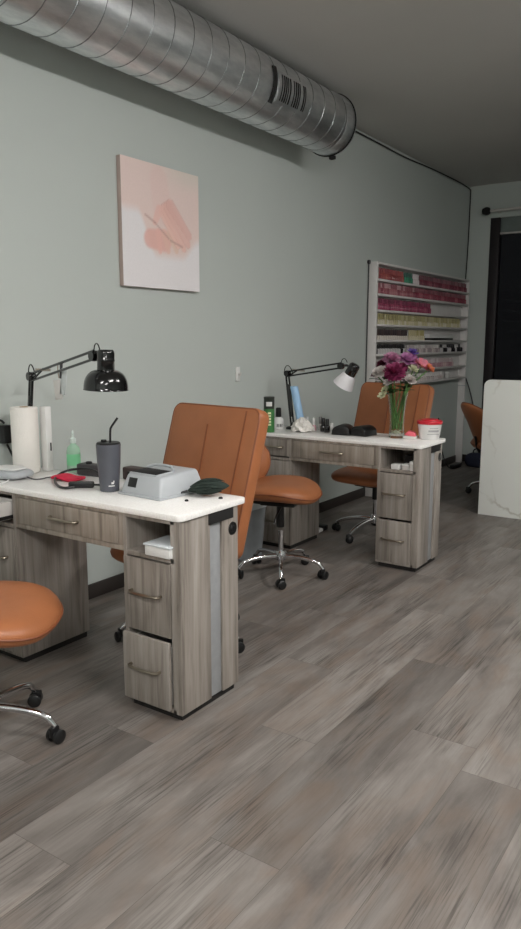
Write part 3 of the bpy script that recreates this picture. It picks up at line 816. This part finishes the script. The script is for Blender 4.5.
def on_front(name, y0, y1, s0, s1, m, th=.002):
    # the sloping front runs from (-.135, .002) up to (-.105, .088)
    g = G(); a = Vector((-.135, 0, .002)); b = Vector((-.105, 0, .088)); dirn = (b-a).normalized()
    nn = Vector((-dirn.z, 0, dirn.x))
    q = Matrix((tuple(dirn)+(0,), (0, 1, 0, 0), tuple(nn)+(0,), (0, 0, 0, 1))).transposed(); q.translation = a
    L = (b-a).length
    g.box(s0*L, s1*L, y0, y1, -.004, th, .001, mx=q); return g.done(name, m, ms)
on_front('screen', .030, .082, .36, .82, M['black'])
q = Matrix.Translation((-.045, .006, .0945)) @ Matrix.Rotation(-D2R(3.2), 4, 'Y')
G().box(-.052, .034, -.068, .082, -.004, .003, .002, mx=q).done('vent', M['black_matt'], ms)
G().box(-.058, .040, -.074, .088, -.006, .0015, .004, mx=q).done('vent_frame', M['grey_plastic'], ms)
G().tube([q @ Vector((.040, -.075, .004)), q @ Vector((.058, -.05, .016)), q @ Vector((.058, .05, .016)), q @ Vector((.040, .082, .004))], .006, 8, smooth=2).done('grip', M['grey_plastic'], ms)
# dark green duster
pl = onto('duster', 'dark green feathery brush lying on the corner of the nearer desk', 'brush', 2.435, 1.93, D2R(-8))
def spindle(tt): return max(.0015, .034*math.sin(PI*min(1, max(0, tt)))**.7)
g = G()
P0, P1 = Vector((-.060, .070, .022)), Vector((.045, -.070, .046))
ax = (P1-P0); o1 = Vector((0, 0, 1)); o1 = (o1-ax.normalized()*o1.dot(ax.normalized())).normalized(); o2 = ax.normalized().cross(o1)
rings = []
for i in range(15):
    tt = i/14; c = P0+ax*tt+Vector((0, 0, .008*math.sin(PI*tt))); R_ = spindle(tt)*1.35
    rings.append([c+(o1*math.cos(a)*.62+o2*math.sin(a))*R_ for a in [2*PI*k/20 for k in range(20)]])
g.rings(rings)
rng = random.Random(3)
for k in range(70):
    a0 = rng.uniform(0, 2*PI); t0 = rng.uniform(.05, .6); t1 = t0+rng.uniform(.2, .38); P = []
    for i in range(6):
        tt = t0+(t1-t0)*i/5; a = a0+.5*(tt-t0); R_ = spindle(tt)*1.35+.002+.005*i/5
        P.append(P0+ax*tt+Vector((0, 0, .008*math.sin(PI*tt)))+(o1*math.cos(a)*.62+o2*math.sin(a))*R_)
    g.tube(P, [.0035, .003, .0012], 5)
g.done('bristles', M['green_fab'], pl)
G().tube([P0, P0+Vector((-.018, .012, -.006)), P0+Vector((-.034, .026, -.013))], .0042, 8).done('tip', M['black'], pl)
for (x, yr, s, lb) in ((2.30, 1.945, .008, 'tiny black nail tool tip by the silver machine'), (2.42, 1.86, .009, 'tiny black cap at the desk edge beyond the dark green brush')):
    tag(G().lathe([(0, 0), (s, 0), (s, .004), (s*.6, .007), (0, .007)], seg=14).done('small_cap', M['black'], None, (x*KT, Y(yr*KT), ZT)), lb, 'cap')
# grey device at the left edge
gd = onto('nail_lamp', 'pale grey low device at the left edge of the nearer desk', 'device', 2.23, 3.0, .1)
def dv(uu, vv): return (.075*uu, .11*vv, .022), (0, 0, 1)
G().shell(dv, .020, exp=4).done('case', M['grey_plastic'], gd)
def dv2(uu, vv): return (.05*uu, .08*vv, .046), (0, 0, 1)
G().shell(dv2, .008, exp=4).done('top_panel', M['white'], gd)
tag(G().tube([(2.175, Y(2.80), .832), (2.18, Y(2.755), .8245), (2.21, Y(2.735), .8245), (2.25, Y(2.75), .8245), (2.285, Y(2.725), .8245), (2.30, Y(2.70), .8245)], .0032, 6, smooth=2).done('white_cable', M['grey_dark']),
    'thin grey cable running from the pale device to the red cloth', 'cable')
tag(G().tube([(2.13, Y(2.86), .83), (2.06, Y(2.80), .825), (1.985, Y(2.77), .825), (1.970, Y(2.765), .808), (1.962, Y(2.77), .76), (1.945, Y(2.79), .715), (1.92, Y(2.80), .70)], .0032, 6, smooth=2).done('charging_lead', M['white']),
    'thin white lead hanging over the front edge of the nearer desk into its open drawer', 'cable')
# box in the cubby
cb = thing('storage_box', 'clear white storage box in the open cubby of the nearer desk', 'box', (2.062, Y(1.842), .6512))
G().box(-.065, .07, -.065, .06, 0, .040, .006).done('tray', M['white'], cb)
G().box(-.069, .074, -.069, .064, .040, .048, .003).done('lid', mat('frosted_lid', (214, 220, 224), .25), cb)

# ------------------------------------------------------------------ things on the farther desk
cn = onto('snack_can', 'tall green snack can with dark top at the wall end of the farther desk', 'can', 4.47, 2.985)
G().lathe([(0, .001), (.037, .001), (.0385, .004), (.038, .008), (.038, .165)], seg=30, cap1=False).done('can_body', M['can_green'], cn)
G().lathe([(.038, .165), (.038, .236), (.0392, .240), (.0392, .248), (.036, .250), (0, .250)], seg=30, cap0=False).done('can_top', M['can_dark'], cn)
g = on_cyl(G(), D2R(214), 1.1, .185, .030, .0384, .0384); g.done('front_mark', M['white'], cn)
g = G()
for k in range(5): on_cyl(g, D2R(218), .55, .050+.020*k, .013, .0384, .0384)
g.done('lettering', mat('pale_print', (222, 226, 180), .5), cn)
wb = onto('polish_remover_bottle', 'white bottle with tall black cap beside the green can', 'bottle', 4.68, 3.04)
G().lathe([(0, .001), (.036, .001), (.038, .005), (.038, .060), (.032, .078), (.016, .088), (.016, .094), (0, .094)], seg=26).done('body', M['white'], wb)
G().lathe([(.02, .088), (.021, .092), (.020, .150), (.014, .156), (0, .157)], seg=22).done('cap', M['black'], wb)
g = G()
for k in range(4): on_cyl(g, D2R(200+18*k), .16, .018, .022, .0384, .0384)
g.done('lettering', M['black'], wb)
bl = onto('blue_sheet', 'light blue rolled sheet leaning beside the white-shaded lamp', 'sheet', 4.72, 2.84)
g = G()
rings = []
for i in range(9):
    tt = i/8; c = Vector((-.02+.02*tt, .0+.085*tt, .0+.31*tt))
    rings.append([c+Vector((0.025*math.cos(a), .030*math.sin(a), .004*math.sin(3*a))) for a in [2*PI*k/20 for k in range(20)]])
g.rings(rings); g.done('roll', M['blue'], bl)
# crumpled tissue
ts = onto('tissue', 'crumpled white tissue on the farther desk among small bottles', 'tissue', 4.64, 2.805)
g = G(); rng = random.Random(5); rings = []
for i in range(9):
    z = .001+.085*i/8; R_ = .078*math.sqrt(max(.02, 1-(i/8.4)**1.6))
    rings.append([(R_*(1+.28*math.sin(k*2.1+i*1.3)*rng.uniform(.4, 1))*math.cos(2*PI*k/22), R_*(1+.28*math.sin(k*1.7+i)*rng.uniform(.4, 1))*math.sin(2*PI*k/22), z+rng.uniform(0, .016)) for k in range(22)])
g.rings(rings); g.done('paper', M['paper'], ts, angle=25)
def small_bottle(label, x, yr, body, cap, rb=.014, hb=.035, hc=.035, grp=None):
    t = onto('polish_bottle', label, 'bottle', x, yr, 0, ZT, grp)
    G().lathe([(0, .0005), (rb*.95, .0005), (rb, .003), (rb, hb*.8), (rb*.7, hb), (0, hb)], seg=20).done('body', body, t)
    G().lathe([(rb*.62, hb-.001), (rb*.62, hb+hc*.9), (rb*.5, hb+hc), (0, hb+hc)], seg=16).done('cap', cap, t)
pink = mat('pink_gloss', (214, 170, 176), .2); clear = mat('clear_polish', (206, 206, 202), .15)
small_bottle('black nail bottle left of a black pair on the farther desk', 4.72, 2.675, M['black_gloss'], M['black'], .021, .05, .045)
small_bottle('black nail bottle nearest the two black lamps on the farther desk', 4.69, 2.625, M['black_gloss'], M['black'], .021, .05, .045)
small_bottle('clear nail bottle with a white cap behind the crumpled tissue', 4.80, 2.86, clear, M['white'], .019, .04, .05)
small_bottle('pale pink nail bottle with a white cap right of the tissue', 4.74, 2.765, pink, M['white'], .018, .04, .05)
small_bottle('grey-capped clear nail bottle behind the black bottles on the farther desk', 4.80, 2.745, clear, mat('grey_cap', (110, 108, 108), .4), .018, .045, .05)
small_bottle('short white-capped clear bottle right of the black bottles', 4.76, 2.625, clear, M['white'], .018, .03, .03)
def uv_lamp(label, x, yr, rz, s):
    t = onto('curing_lamp', label, 'nail lamp', x, yr, rz)
    g = G(); P = []
    prof = []
    for k in range(13):
        a = PI*k/12; prof.append((.075*s*math.cos(a), .018+.060*s*math.sin(a)**.8))
    outl = [(.078*s, .004)]+prof+[(-.078*s, .004)]
    g.prism(outl, -.09*s, .08*s, axis='x', bev=.006)
    c = g.done('housing', M['black'], t)
    G().prism([(p[0]*.72, .006+(p[1])*.62) for p in outl], -.092*s, -.0895*s, axis='x').done('opening', M['black_matt'], c)
    G().box(-.02, .02, -.02, .02, .076*s, .080*s, .002).done('button', M['grey_dark'], c)
uv_lamp('black curing lamp right of the black bottles on the farther desk', 4.66, 2.475, D2R(12), .84)
uv_lamp('black curing lamp nearest the flower vase', 4.68, 2.325, D2R(-10), .84)

vs = onto('flower_vase', 'tall clear glass vase holding the mixed bouquet', 'vase', 4.70, 2.085)
VH = .30
outer = [(0, .0), (.050, .0), (.053, .004), (.050, .03), (.047, .08), (.048, .15), (.055, .22), (.064, .275), (.070, VH)]
inn = [(.067, VH), (.061, .275), (.052, .22), (.045, .15), (.0435, .08), (.044, .03), (0, .022)]
G().lathe(outer+inn, seg=40, cap0=False, cap1=False).done('glass', M['glass'], vs)
g = G(); rng = random.Random(8)
for k in range(46):
    a = rng.uniform(0, 2*PI); R_ = .034*math.sqrt(rng.random()); z = .027+rng.uniform(0, .022)
    q = Matrix.Translation((R_*math.cos(a), R_*math.sin(a), z))
    s = rng.uniform(.005, .008)
    g.lathe([(0, -s*.7), (s*.8, -s*.45), (s, 0), (s*.8, s*.45), (0, s*.7)], seg=8, mx=q)
g.done('pebbles', mat('pale_pebbles', (224, 220, 204), .4), vs)['kind'] = 'stuff'

def petal(g, base, out, up, length, width, cup=.3, mi=0):
    out = Vector(out).normalized(); up = Vector(up).normalized(); side = out.cross(up).normalized()
    prof = [(0, .25), (.35, .8), (.7, 1.0), (.92, .7), (1.0, .25)]
    rings = []
    for tt, ww in prof:
        c = Vector(base)+out*length*tt+up*cup*length*tt*tt
        w_ = width*ww*.5
        rings.append([c-side*w_+up*w_*.35, c-up*w_*.0, c+side*w_+up*w_*.35])
    b = bmesh.new(); R = [[b.verts.new(p) for p in rr_] for rr_ in rings]
    for i in range(4):
        for j in range(2): b.faces.new((R[i][j], R[i][j+1], R[i+1][j+1], R[i+1][j]))
    bmesh.ops.solidify(b, geom=b.faces[:], thickness=.0008)
    g._take(b, None, mi)
def blossom(R, kind, seed):
    g = G(); rng = random.Random(seed)
    if kind == 'pom': layers = [(-.35, 18, .95), (-.1, 20, 1.0), (.15, 20, 1.0), (.4, 18, .96), (.65, 15, .88), (.9, 12, .8), (1.15, 8, .7), (1.4, 5, .6)]
    elif kind == 'carnation': layers = [(-.05, 11, 1.0), (.35, 10, .95), (.75, 9, .8), (1.1, 7, .65)]
    elif kind == 'daisy': layers = [(.05, 13, 1.0), (.25, 11, .9)]
    else: layers = [(.2, 6, 1.0), (.7, 6, .8), (1.15, 4, .6)]
    for li, (el, n_, sl_) in enumerate(layers):
        for k in range(n_):
            a = 2*PI*(k+.5*(li % 2))/n_+rng.uniform(-.12, .12); e = el+rng.uniform(-.14, .14)
            out = Vector((math.cos(a)*math.cos(e), math.sin(a)*math.cos(e), math.sin(e)))
            up = Vector((-math.cos(a)*math.sin(e), -math.sin(a)*math.sin(e), math.cos(e)))
            petal(g, (0, 0, 0), out, up, R*sl_*rng.uniform(.9, 1.05), R*(dict(pom=.30, daisy=.34).get(kind, .62)), .25 if kind != 'pom' else .1)
    return g
cols = dict(mauve=(224, 168, 200), magenta=(176, 74, 122), maroon=(104, 34, 60), lilac=(228, 168, 216), purple=(124, 100, 184), coral=(232, 146, 164), orange=(226, 140, 96), white=(236, 230, 226), cream=(224, 226, 196))
FM = {k: mat('petal_'+k, c, .6, var=.15, scale=40) for k, c in cols.items()}
flowers = [((4.694, 2.136, 1.328), 'mauve', .052, 'pom', 'large mauve pink flower at the top left of the bouquet'),
 ((4.630, 2.086, 1.244), 'magenta', .064, 'pom', 'large deep magenta flower in the middle of the bouquet'),
 ((4.676, 2.180, 1.290), 'maroon', .045, 'pom', 'dark maroon flower at the upper left of the bouquet'),
 ((4.716, 2.075, 1.272), 'magenta', .040, 'pom', 'smaller deep magenta flower between the pink flowers'),
 ((4.770, 2.046, 1.318), 'lilac', .058, 'carnation', 'lilac pink flower at the top right of the bouquet'),
 ((4.80, 2.029, 1.368), 'purple', .036, 'bud', 'purple flower cluster topping the bouquet'),
 ((4.800, 1.960, 1.288), 'coral', .056, 'daisy', 'coral pink flower on the right of the bouquet'),
 ((4.800, 1.905, 1.272), 'orange', .032, 'daisy', 'small orange flower at the far right of the bouquet'),
 ((4.602, 2.175, 1.243), 'white', .044, 'carnation', 'largest white flower on the left of the bouquet'),
 ((4.616, 2.117, 1.177), 'white', .030, 'bud', 'white flower low under the magenta flower'),
 ((4.723, 1.990, 1.262), 'cream', .032, 'bud', 'cream flower right of the magenta flower'),
 ((4.690, 1.997, 1.192), 'white', .036, 'carnation', 'white flower low on the right of the bouquet'),
 ((4.583, 2.140, 1.091), 'cream', .030, 'bud', 'lowest cream flower drooping beside the vase rim'),
 ((4.602, 2.132, 1.132), 'cream', .024, 'bud', 'small cream bud just above the lowest drooping flower'),
 ((4.643, 2.225, 1.226), 'maroon', .030, 'bud', 'small dark maroon flower at the far left of the bouquet'),
 ((4.715, 2.02, 1.225), 'white', .026, 'bud', 'small white bud in the right middle of the bouquet'),
 ((4.70, 2.16, 1.19), 'maroon', .03, 'bud', 'small dark maroon bud low on the left behind a white flower')]
rng = random.Random(21)
vb = Vector((4.70*KT, Y(2.085*KT), ZT))
for i, (p, cname, R_, kind, lb) in enumerate(flowers):
    W_ = Vector((p[0]*KT, Y(p[1]*KT), H+(p[2]-H)*KT)); R_ *= 1.22; a = 2*PI*i/len(flowers)*1.9
    foot = vb+Vector((.030*math.cos(a), .030*math.sin(a), .055)); dirn = W_-vb; dirn.z = 0
    if dirn.length > .055: dirn = dirn.normalized()*.052
    rim = vb+Vector((dirn.x, dirn.y, VH+.004))
    fl = thing('cut_flower', lb, 'flower', foot)
    d = (W_-rim).normalized() if (W_-rim).length > .03 else Vector((0, 0, 1))
    drop = W_.z < 1.16
    fd = Vector((d.x-.45, d.y-.25, max(.25, d.z))).normalized() if not drop else Vector((-.7, .1, .5))
    top = W_-foot
    mid = rim-foot
    if drop:
        pts = [(0, 0, 0), mid*.5, mid, mid+Vector((-.005, .005, .06)), top-Vector(fd)*.012]
    else: pts = [(0, 0, 0), mid*.55+Vector((0, 0, 0)), mid, mid+(top-mid)*.5+Vector((0, 0, .01)), top]
    G().tube(pts, .0042, 6, smooth=2).done('stem', M['stem'], fl)
    bo = blossom(R_, kind, i).done('blossom', FM[cname], fl)
    bo.matrix_local = align(top, fd)
    if kind == 'daisy':
        G().lathe([(0, .006), (R_*.2, .004), (R_*.22, -.002), (0, -.004)], seg=14).done('eye', FM['orange'] if cname == 'coral' else FM['magenta'], bo)
    g = G(); rr_ = random.Random(40+i)
    for k in range(5):
        tt = .02+.17*k; c = mid+(top-mid)*tt; aa = rr_.uniform(0, 2*PI)
        petal(g, c, (math.cos(aa), math.sin(aa), .35), (0, 0, 1), rr_.uniform(.05, .085), .030, -.25)
    g.done('leaf', M['leaf'], fl)
rp = onto('candy_packet', 'small pink and white packet at the foot of the vase', 'packet', 4.70, 1.985, .3)
G().box(-.035, .035, -.045, .045, 0, .022, .006).done('base_wrap', M['offwhite'], rp)
G().prism([(-.04, .020), (.042, .020), (.02, .052), (-.024, .048)], -.034, .034, axis='x', bev=.004, mx=Matrix.Rotation(.2, 4, 'X')).done('top_wrap', mat('pink_red_wrap', (222, 96, 110), .45), rp)
tb = onto('tub', 'white plastic tub with red lid at the end of the farther desk', 'tub', 4.765, 1.875)
G().lathe([(0, .001), (.062, .001), (.065, .004), (.078, .100), (.079, .104), (.074, .104), (.060, .008), (0, .006)], seg=36, cap1=False).done('bucket', M['white'], tb)
G().lathe([(.081, .100), (.083, .103), (.083, .116), (.080, .121), (.060, .122), (.055, .130), (0, .131)], seg=36).done('lid', M['red'], tb)
g = on_cyl(G(), D2R(225), 1.2, .035, .004, .0702, .0707); on_cyl(g, D2R(225), 1.0, .052, .012, .0724, .0738); on_cyl(g, D2R(225), .8, .074, .004, .0752, .0757)
g.done('lettering', mat('grey_print', (176, 176, 178), .5), tb)
# cubby of the farther desk
for x, yr, sx, sy, sz, m, lb in ((4.335, 1.915, .03, .027, .032, 'white', 'white carton leftmost in the open cubby of the farther desk'),
    (4.345, 1.850, .028, .024, .036, 'offwhite', 'cream carton in the middle of the open cubby of the farther desk'),
    (4.335, 1.797, .03, .02, .058, 'offwhite', 'tallest pale carton rightmost in the open cubby of the farther desk'),
    (4.47, 1.87, .03, .04, .075, 'black', 'black carton at the back of the open cubby of the farther desk')):
    t = thing('carton', lb, 'box', (x, Y(yr), .6512))
    G().box(-sx, sx, -sy, sy, 0, sz, .003).done('body', M[m], t)
    G().box(-sx-.001, sx+.001, -sy-.001, sy+.001, sz*.72, sz+.001, .002).done('lid', M[m if m != 'offwhite' else 'white'], t)

# ------------------------------------------------------------------ polish rack on the wall
RX0, RX1, RD = 6.27, 8.755, .085
rk = thing('polish_rack', 'tall white wall rack full of nail polish bottles', 'rack', (RX0, 0, 0))
for x in (0, RX1-RX0-.025):
    G().box(x, x+.025, -RD, -.001, 0, 2.165, .003).done('side_panel', M['rack'], rk)
G().box(.025, RX1-RX0-.025, -RD, -.001, 2.145, 2.165, .002).done('top_board', M['rack'], rk)
G().box(.025, RX1-RX0-.025, -.006, -.001, 1.03, 2.145, 0).done('back_panel', M['rack'], rk)
levels = [2.018, 1.886, 1.742, 1.611, 1.468, 1.338, 1.176, 1.040]
for z in levels: G().box(.025, RX1-RX0-.025, -RD, -.006, z-.020, z, .002).done('shelf', M['rack'], rk)
G().box(RX1-RX0-.028, RX1-RX0+.002, -RD-.002, -.001, .93, .938, .001).done('panel_joint', M['grey_plastic'], rk)
_pm = {}
def pm(c, rough=.18):
    if c not in _pm: _pm[c] = mat('polish_%d_%d_%d' % c, c, rough, var=.05)
    return _pm[c]
_mesh = {}
def bottle_mesh(body, cap, rb, hb, hc, sq):
    key = (body, cap, rb, hb, hc)
    if key in _mesh: return _mesh[key]
    g = G()
    g.lathe([(0, 0), (rb*.95, 0), (rb, .002), (rb, hb*.82), (rb*.6, hb), (0, hb)], seg=12, mi=0)
    g.lathe([(rb*.58, hb-.002), (rb*.62, hb+.002), (rb*.55, hb+hc*.95), (rb*.4, hb+hc), (0, hb+hc)], seg=10, mi=1)
    o = g.done('polish_bottle', [pm(body), pm(cap, .35)]); me = o.data; bpy.data.objects.remove(o)
    _mesh[key] = me; return me
nb = 0
def row(level, x0, x1, pitch, chooser, label, group, rb=.017, hb=.05, hc=.045, yoff=-.05):
    global nb
    z = levels[level]; n_ = int((x1-x0)/pitch); rg_ = random.Random(level*77+int(x0*100))
    for i in range(n_):
        body, cap = chooser(i, n_, rg_)
        h = hb*rg_.choice((1, 1, .96))
        o = bpy.data.objects.new('polish_bottle', bottle_mesh(body, cap, rb, h, hc, False)); C.objects.link(o)
        o.location = (x0+pitch*(i+.5)+rg_.uniform(-.002, .002), yoff, z+.0004)
        tag(o, label, 'bottle', group); nb += 1
ch = lambda bs, cs: (lambda i, n_, g_: (g_.choice(bs), g_.choice(cs)))
a, b = RX0+.035, RX1-.035
reds = [(158, 80, 78), (170, 96, 88), (142, 70, 72)]; dreds = [(126, 62, 76), (140, 76, 88), (108, 50, 64)]; mag = [(150, 66, 94), (162, 80, 106), (132, 56, 82)]
row(0, a, 6.93, .047, ch(reds, [(160, 72, 68), (138, 56, 60)]), 'bright red nail polish bottle at the left of the top rack shelf', 'red bottles at the left of the top rack shelf', .021, .058, .045)
row(0, 6.94, 7.14, .047, ch([(52, 120, 92), (60, 140, 110)], [(40, 92, 76)]), 'green nail polish bottle among the reds of the top rack shelf', 'green bottles on the top rack shelf', .021, .058, .045)
row(0, 7.15, 7.30, .047, ch([(206, 196, 198)], [(214, 206, 208)]), 'pale white nail polish bottle beside the green ones on the top rack shelf', 'pale bottles on the top rack shelf', .021, .055, .05)
row(0, 7.31, b, .047, ch(dreds, [(108, 58, 68), (124, 74, 84), (92, 46, 56)]), 'dark wine red nail polish bottle at the right of the top rack shelf', 'wine red bottles on the top rack shelf', .021, .058, .045)
row(1, a, 7.2, .047, ch([(158, 96, 104), (172, 114, 120), (140, 76, 88)], [(130, 66, 76), (182, 140, 144)]), 'dusty pink nail polish bottle at the left of the second rack shelf', 'dusty pink bottles on the second rack shelf', .021, .058, .045)
row(1, 7.21, b, .047, ch([(144, 66, 82), (128, 56, 72), (156, 84, 96)], [(112, 52, 64), (132, 70, 80)]), 'deep rose nail polish bottle at the right of the second rack shelf', 'deep rose bottles on the second rack shelf', .021, .058, .045)
row(2, a, 7.66, .046, ch(mag, [(140, 52, 84), (118, 42, 70)]), 'magenta nail polish bottle on the half-filled third rack shelf', 'magenta bottles on the third rack shelf', .021, .062, .045)
row(3, a, 8.58, .050, ch([(206, 198, 168), (196, 188, 150), (214, 208, 186)], [(172, 164, 116), (158, 150, 106), (184, 176, 138)]), 'pale bottle with yellow cap on the fourth rack shelf', 'yellow capped bottles on the fourth rack shelf', .020, .045, .055)
row(4, a, 7.08, .050, ch([(214, 206, 196)], [(54, 40, 40), (70, 52, 48)]), 'pale bottle with dark cap at the left of the fifth rack shelf', 'dark capped bottles on the fifth rack shelf', .020, .042, .058)
row(4, 7.09, 7.50, .050, ch([(214, 206, 176)], [(172, 162, 108), (194, 184, 142)]), 'pale bottle with yellow cap in the middle of the fifth rack shelf', 'yellow capped bottles on the fifth rack shelf', .020, .045, .055)
def bw(i, n_, g_): return ((200, 198, 198) if g_.random() > .3 else (30, 28, 30), (24, 22, 24))
row(5, a, 7.05, .058, bw, 'black capped bottle at the left of the sixth rack shelf', 'black capped bottles on the sixth rack shelf', .023, .05, .04)
row(5, 7.06, 7.95, .058, ch([(190, 178, 178), (206, 196, 192), (160, 148, 150)], [(186, 178, 176), (206, 204, 200)]), 'clear pinkish bottle in the middle of the sixth rack shelf', 'clear bottles on the sixth rack shelf', .023, .045, .038)
row(5, 7.97, b-.02, .062, ch([(26, 24, 28), (34, 30, 34), (190, 186, 188)], [(24, 22, 24), (190, 188, 186)]), 'dark bottle at the right of the sixth rack shelf', 'dark bottles on the sixth rack shelf', .026, .05, .035)
row(6, a, 8.4, .056, ch([(186, 154, 160), (200, 176, 176), (176, 140, 148)], [(206, 198, 198), (186, 170, 172)]), 'pale pink bottle on the seventh rack shelf', 'pale pink bottles on the seventh rack shelf', .022, .05, .045)
row(7, a, 8.1, .062, ch([(212, 204, 202), (196, 186, 186)], [(220, 216, 214)]), 'milky white bottle on the lowest rack shelf', 'white bottles on the lowest rack shelf', .024, .045, .04)
wbx = thing('flat_box', 'long white box with black lower edge on the fifth rack shelf', 'box', (7.93, -.05, levels[4]+.0004))
G().box(-.35, .35, -.03, .03, .0, .022, .002).done('tray', M['black'], wbx)
G().box(-.352, .352, -.031, .031, .022, .062, .003).done('lid', M['white'], wbx)
jb = thing('jar', 'small clear jar standing alone at the right of the lowest rack shelf', 'jar', (8.22, -.05, levels[7]+.0004))
G().lathe([(0, 0), (.024, 0), (.026, .003), (.026, .05), (.02, .058), (0, .058)], seg=18).done('body', clear, jb)
G().lathe([(.023, .056), (.023, .075), (0, .077)], seg=18).done('lid', M['white'], jb)
print('bottles', nb)

# ------------------------------------------------------------------ marble counter
CX = 6.14
ct = thing('reception_counter', 'white veined marble front of the reception counter at the right edge', 'counter', (CX, Y(1.957), 0))
L_ = 1.9; Hc = 1.142
outl = [(0, .0), (0, Hc-.055)]+[(-.055+.055*math.cos(D2R(a)), Hc-.055+.055*math.sin(D2R(a))) for a in range(0, 91, 15)]
outl = [(0, 0.0)]+[(-.055+.055*math.cos(D2R(a)), Hc-.055+.055*math.sin(D2R(a))) for a in range(0, 91, 15)]+[(-L_+.055-.055*math.cos(D2R(a)), Hc-.055+.055*math.sin(D2R(a))) for a in range(90, -1, -15)]+[(-L_, 0)]
G().prism(outl, 0, .045, axis='x', bev=.004).done('front_panel', M['marble'], ct)
G().box(.045, .60, -L_+.02, -.06, .72, .75, .004).done('work_surface', M['white_top'], ct)
for yy in (-.09, -L_+.03): G().box(.045, .58, yy, yy+.02, 0, .72, .002).done('side_panel', M['wood'], ct)

# ------------------------------------------------------------------ bin, floor bits
bn = thing('waste_bin', 'grey waste bin with white liner behind the swivel stool of the farther desk', 'bin', (3.99, Y(2.86), 0))
g = G()
def sq(r_, z, n_=32, e=4):
    out = []
    for k in range(n_):
        a = 2*PI*k/n_; ca, sa = math.cos(a), math.sin(a); q = (abs(ca)**e+abs(sa)**e)**(-1/e); out.append((r_*q*ca, r_*.8*q*sa, z))
    return out
g.rings([sq(.105, .001), sq(.112, .01), sq(.142, .40), sq(.148, .405), sq(.148, .42), sq(.138, .42), sq(.106, .02), sq(.01, .015)]); g.done('body', M['bin'], bn)
g = G(); rng = random.Random(2)
def wob(r_, z, am): return [(p[0]*(1+rng.uniform(-am, am)), p[1]*(1+rng.uniform(-am, am)), z+rng.uniform(-am, am)*.12) for p in sq(r_, z)]
g.rings([wob(.154, .35, .02), wob(.153, .40, .01), wob(.151, .428, .01), wob(.140, .432, .03), wob(.125, .38, .05), wob(.11, .25, .05), wob(.02, .22, .05)], cap0=False); g.done('liner', M['bag'], bn)
sb = thing('outlet_strip', 'black power strip with cord on the floor by the rack foot', 'power strip', (8.33, Y(2.94), 0))
G().box(-.12, .12, -.03, .03, .001, .045, .006).done('body', M['black'], sb)
for i in range(3): G().lathe([(.018, 0), (.018, .003), (0, .003)], (-.07+.07*i, 0, .044), 14).done('socket', M['grey_dark'], sb)
G().tube([(-.12, 0, .02), (-.2, .01, .02), (-.26, .05, .12), (-.28, .10, .35), (-.28, .125, .6)], .006, 6, smooth=2).done('lead', M['black'], sb)
bg = thing('tote_bag', 'dark navy bag on the floor behind the counter stool', 'bag', (8.50, Y(2.72), 0))
def bgf(uu, vv): return (.08*vv, .16*uu, .085), (0, 0, 1)
G().shell(bgf, .083, exp=6).done('body', M['navy'], bg)
G().tube([(0, -.08, .15), (0, -.07, .22), (0, .07, .22), (0, .08, .15)], .008, 8, smooth=2).done('handle', M['black'], bg)
fs = thing('wall_device', 'small black device with a cord low on the wall beyond the farther desk', 'device', (7.9, -.013, .30))
G().lathe([(0, -.11), (.035, -.10), (.045, -.06), (.045, 0), (.02, .012), (0, .012)], axis='y', seg=20).done('barrel', M['black'], fs)
G().tube([(0, -.05, -.03), (0, -.055, -.16)], .017, 10).done('grip', M['black'], fs)
G().tube([(0, -.055, -.16), (.02, -.05, -.22), (.10, -.04, -.285), (.14, -.05, -.292)], .006, 6, smooth=2).done('lead', M['black'], fs)
pw = thing('pedal', 'white foot pedal on the floor under the farther desk', 'pedal', (4.86, Y(2.80), 0))
G().box(-.10, .02, -.05, .05, .001, .028, .008).done('plate', M['white'], pw)
G().box(.02, .09, -.055, .055, .001, .045, .012).done('motor', M['black'], pw)

# ------------------------------------------------------------------ world and view
wd = bpy.data.worlds.new('night'); sc.world = wd; wd.use_nodes = True
wd.node_tree.nodes['Background'].inputs[0].default_value = (.010, .010, .011, 1); wd.node_tree.nodes['Background'].inputs[1].default_value = .5
sc.view_settings.view_transform = 'Standard'; sc.view_settings.look = 'None'
sc.view_settings.gamma = 1; sc.view_settings.exposure = -0.07
try: sc.view_settings.use_curve_mapping = False
except Exception: pass
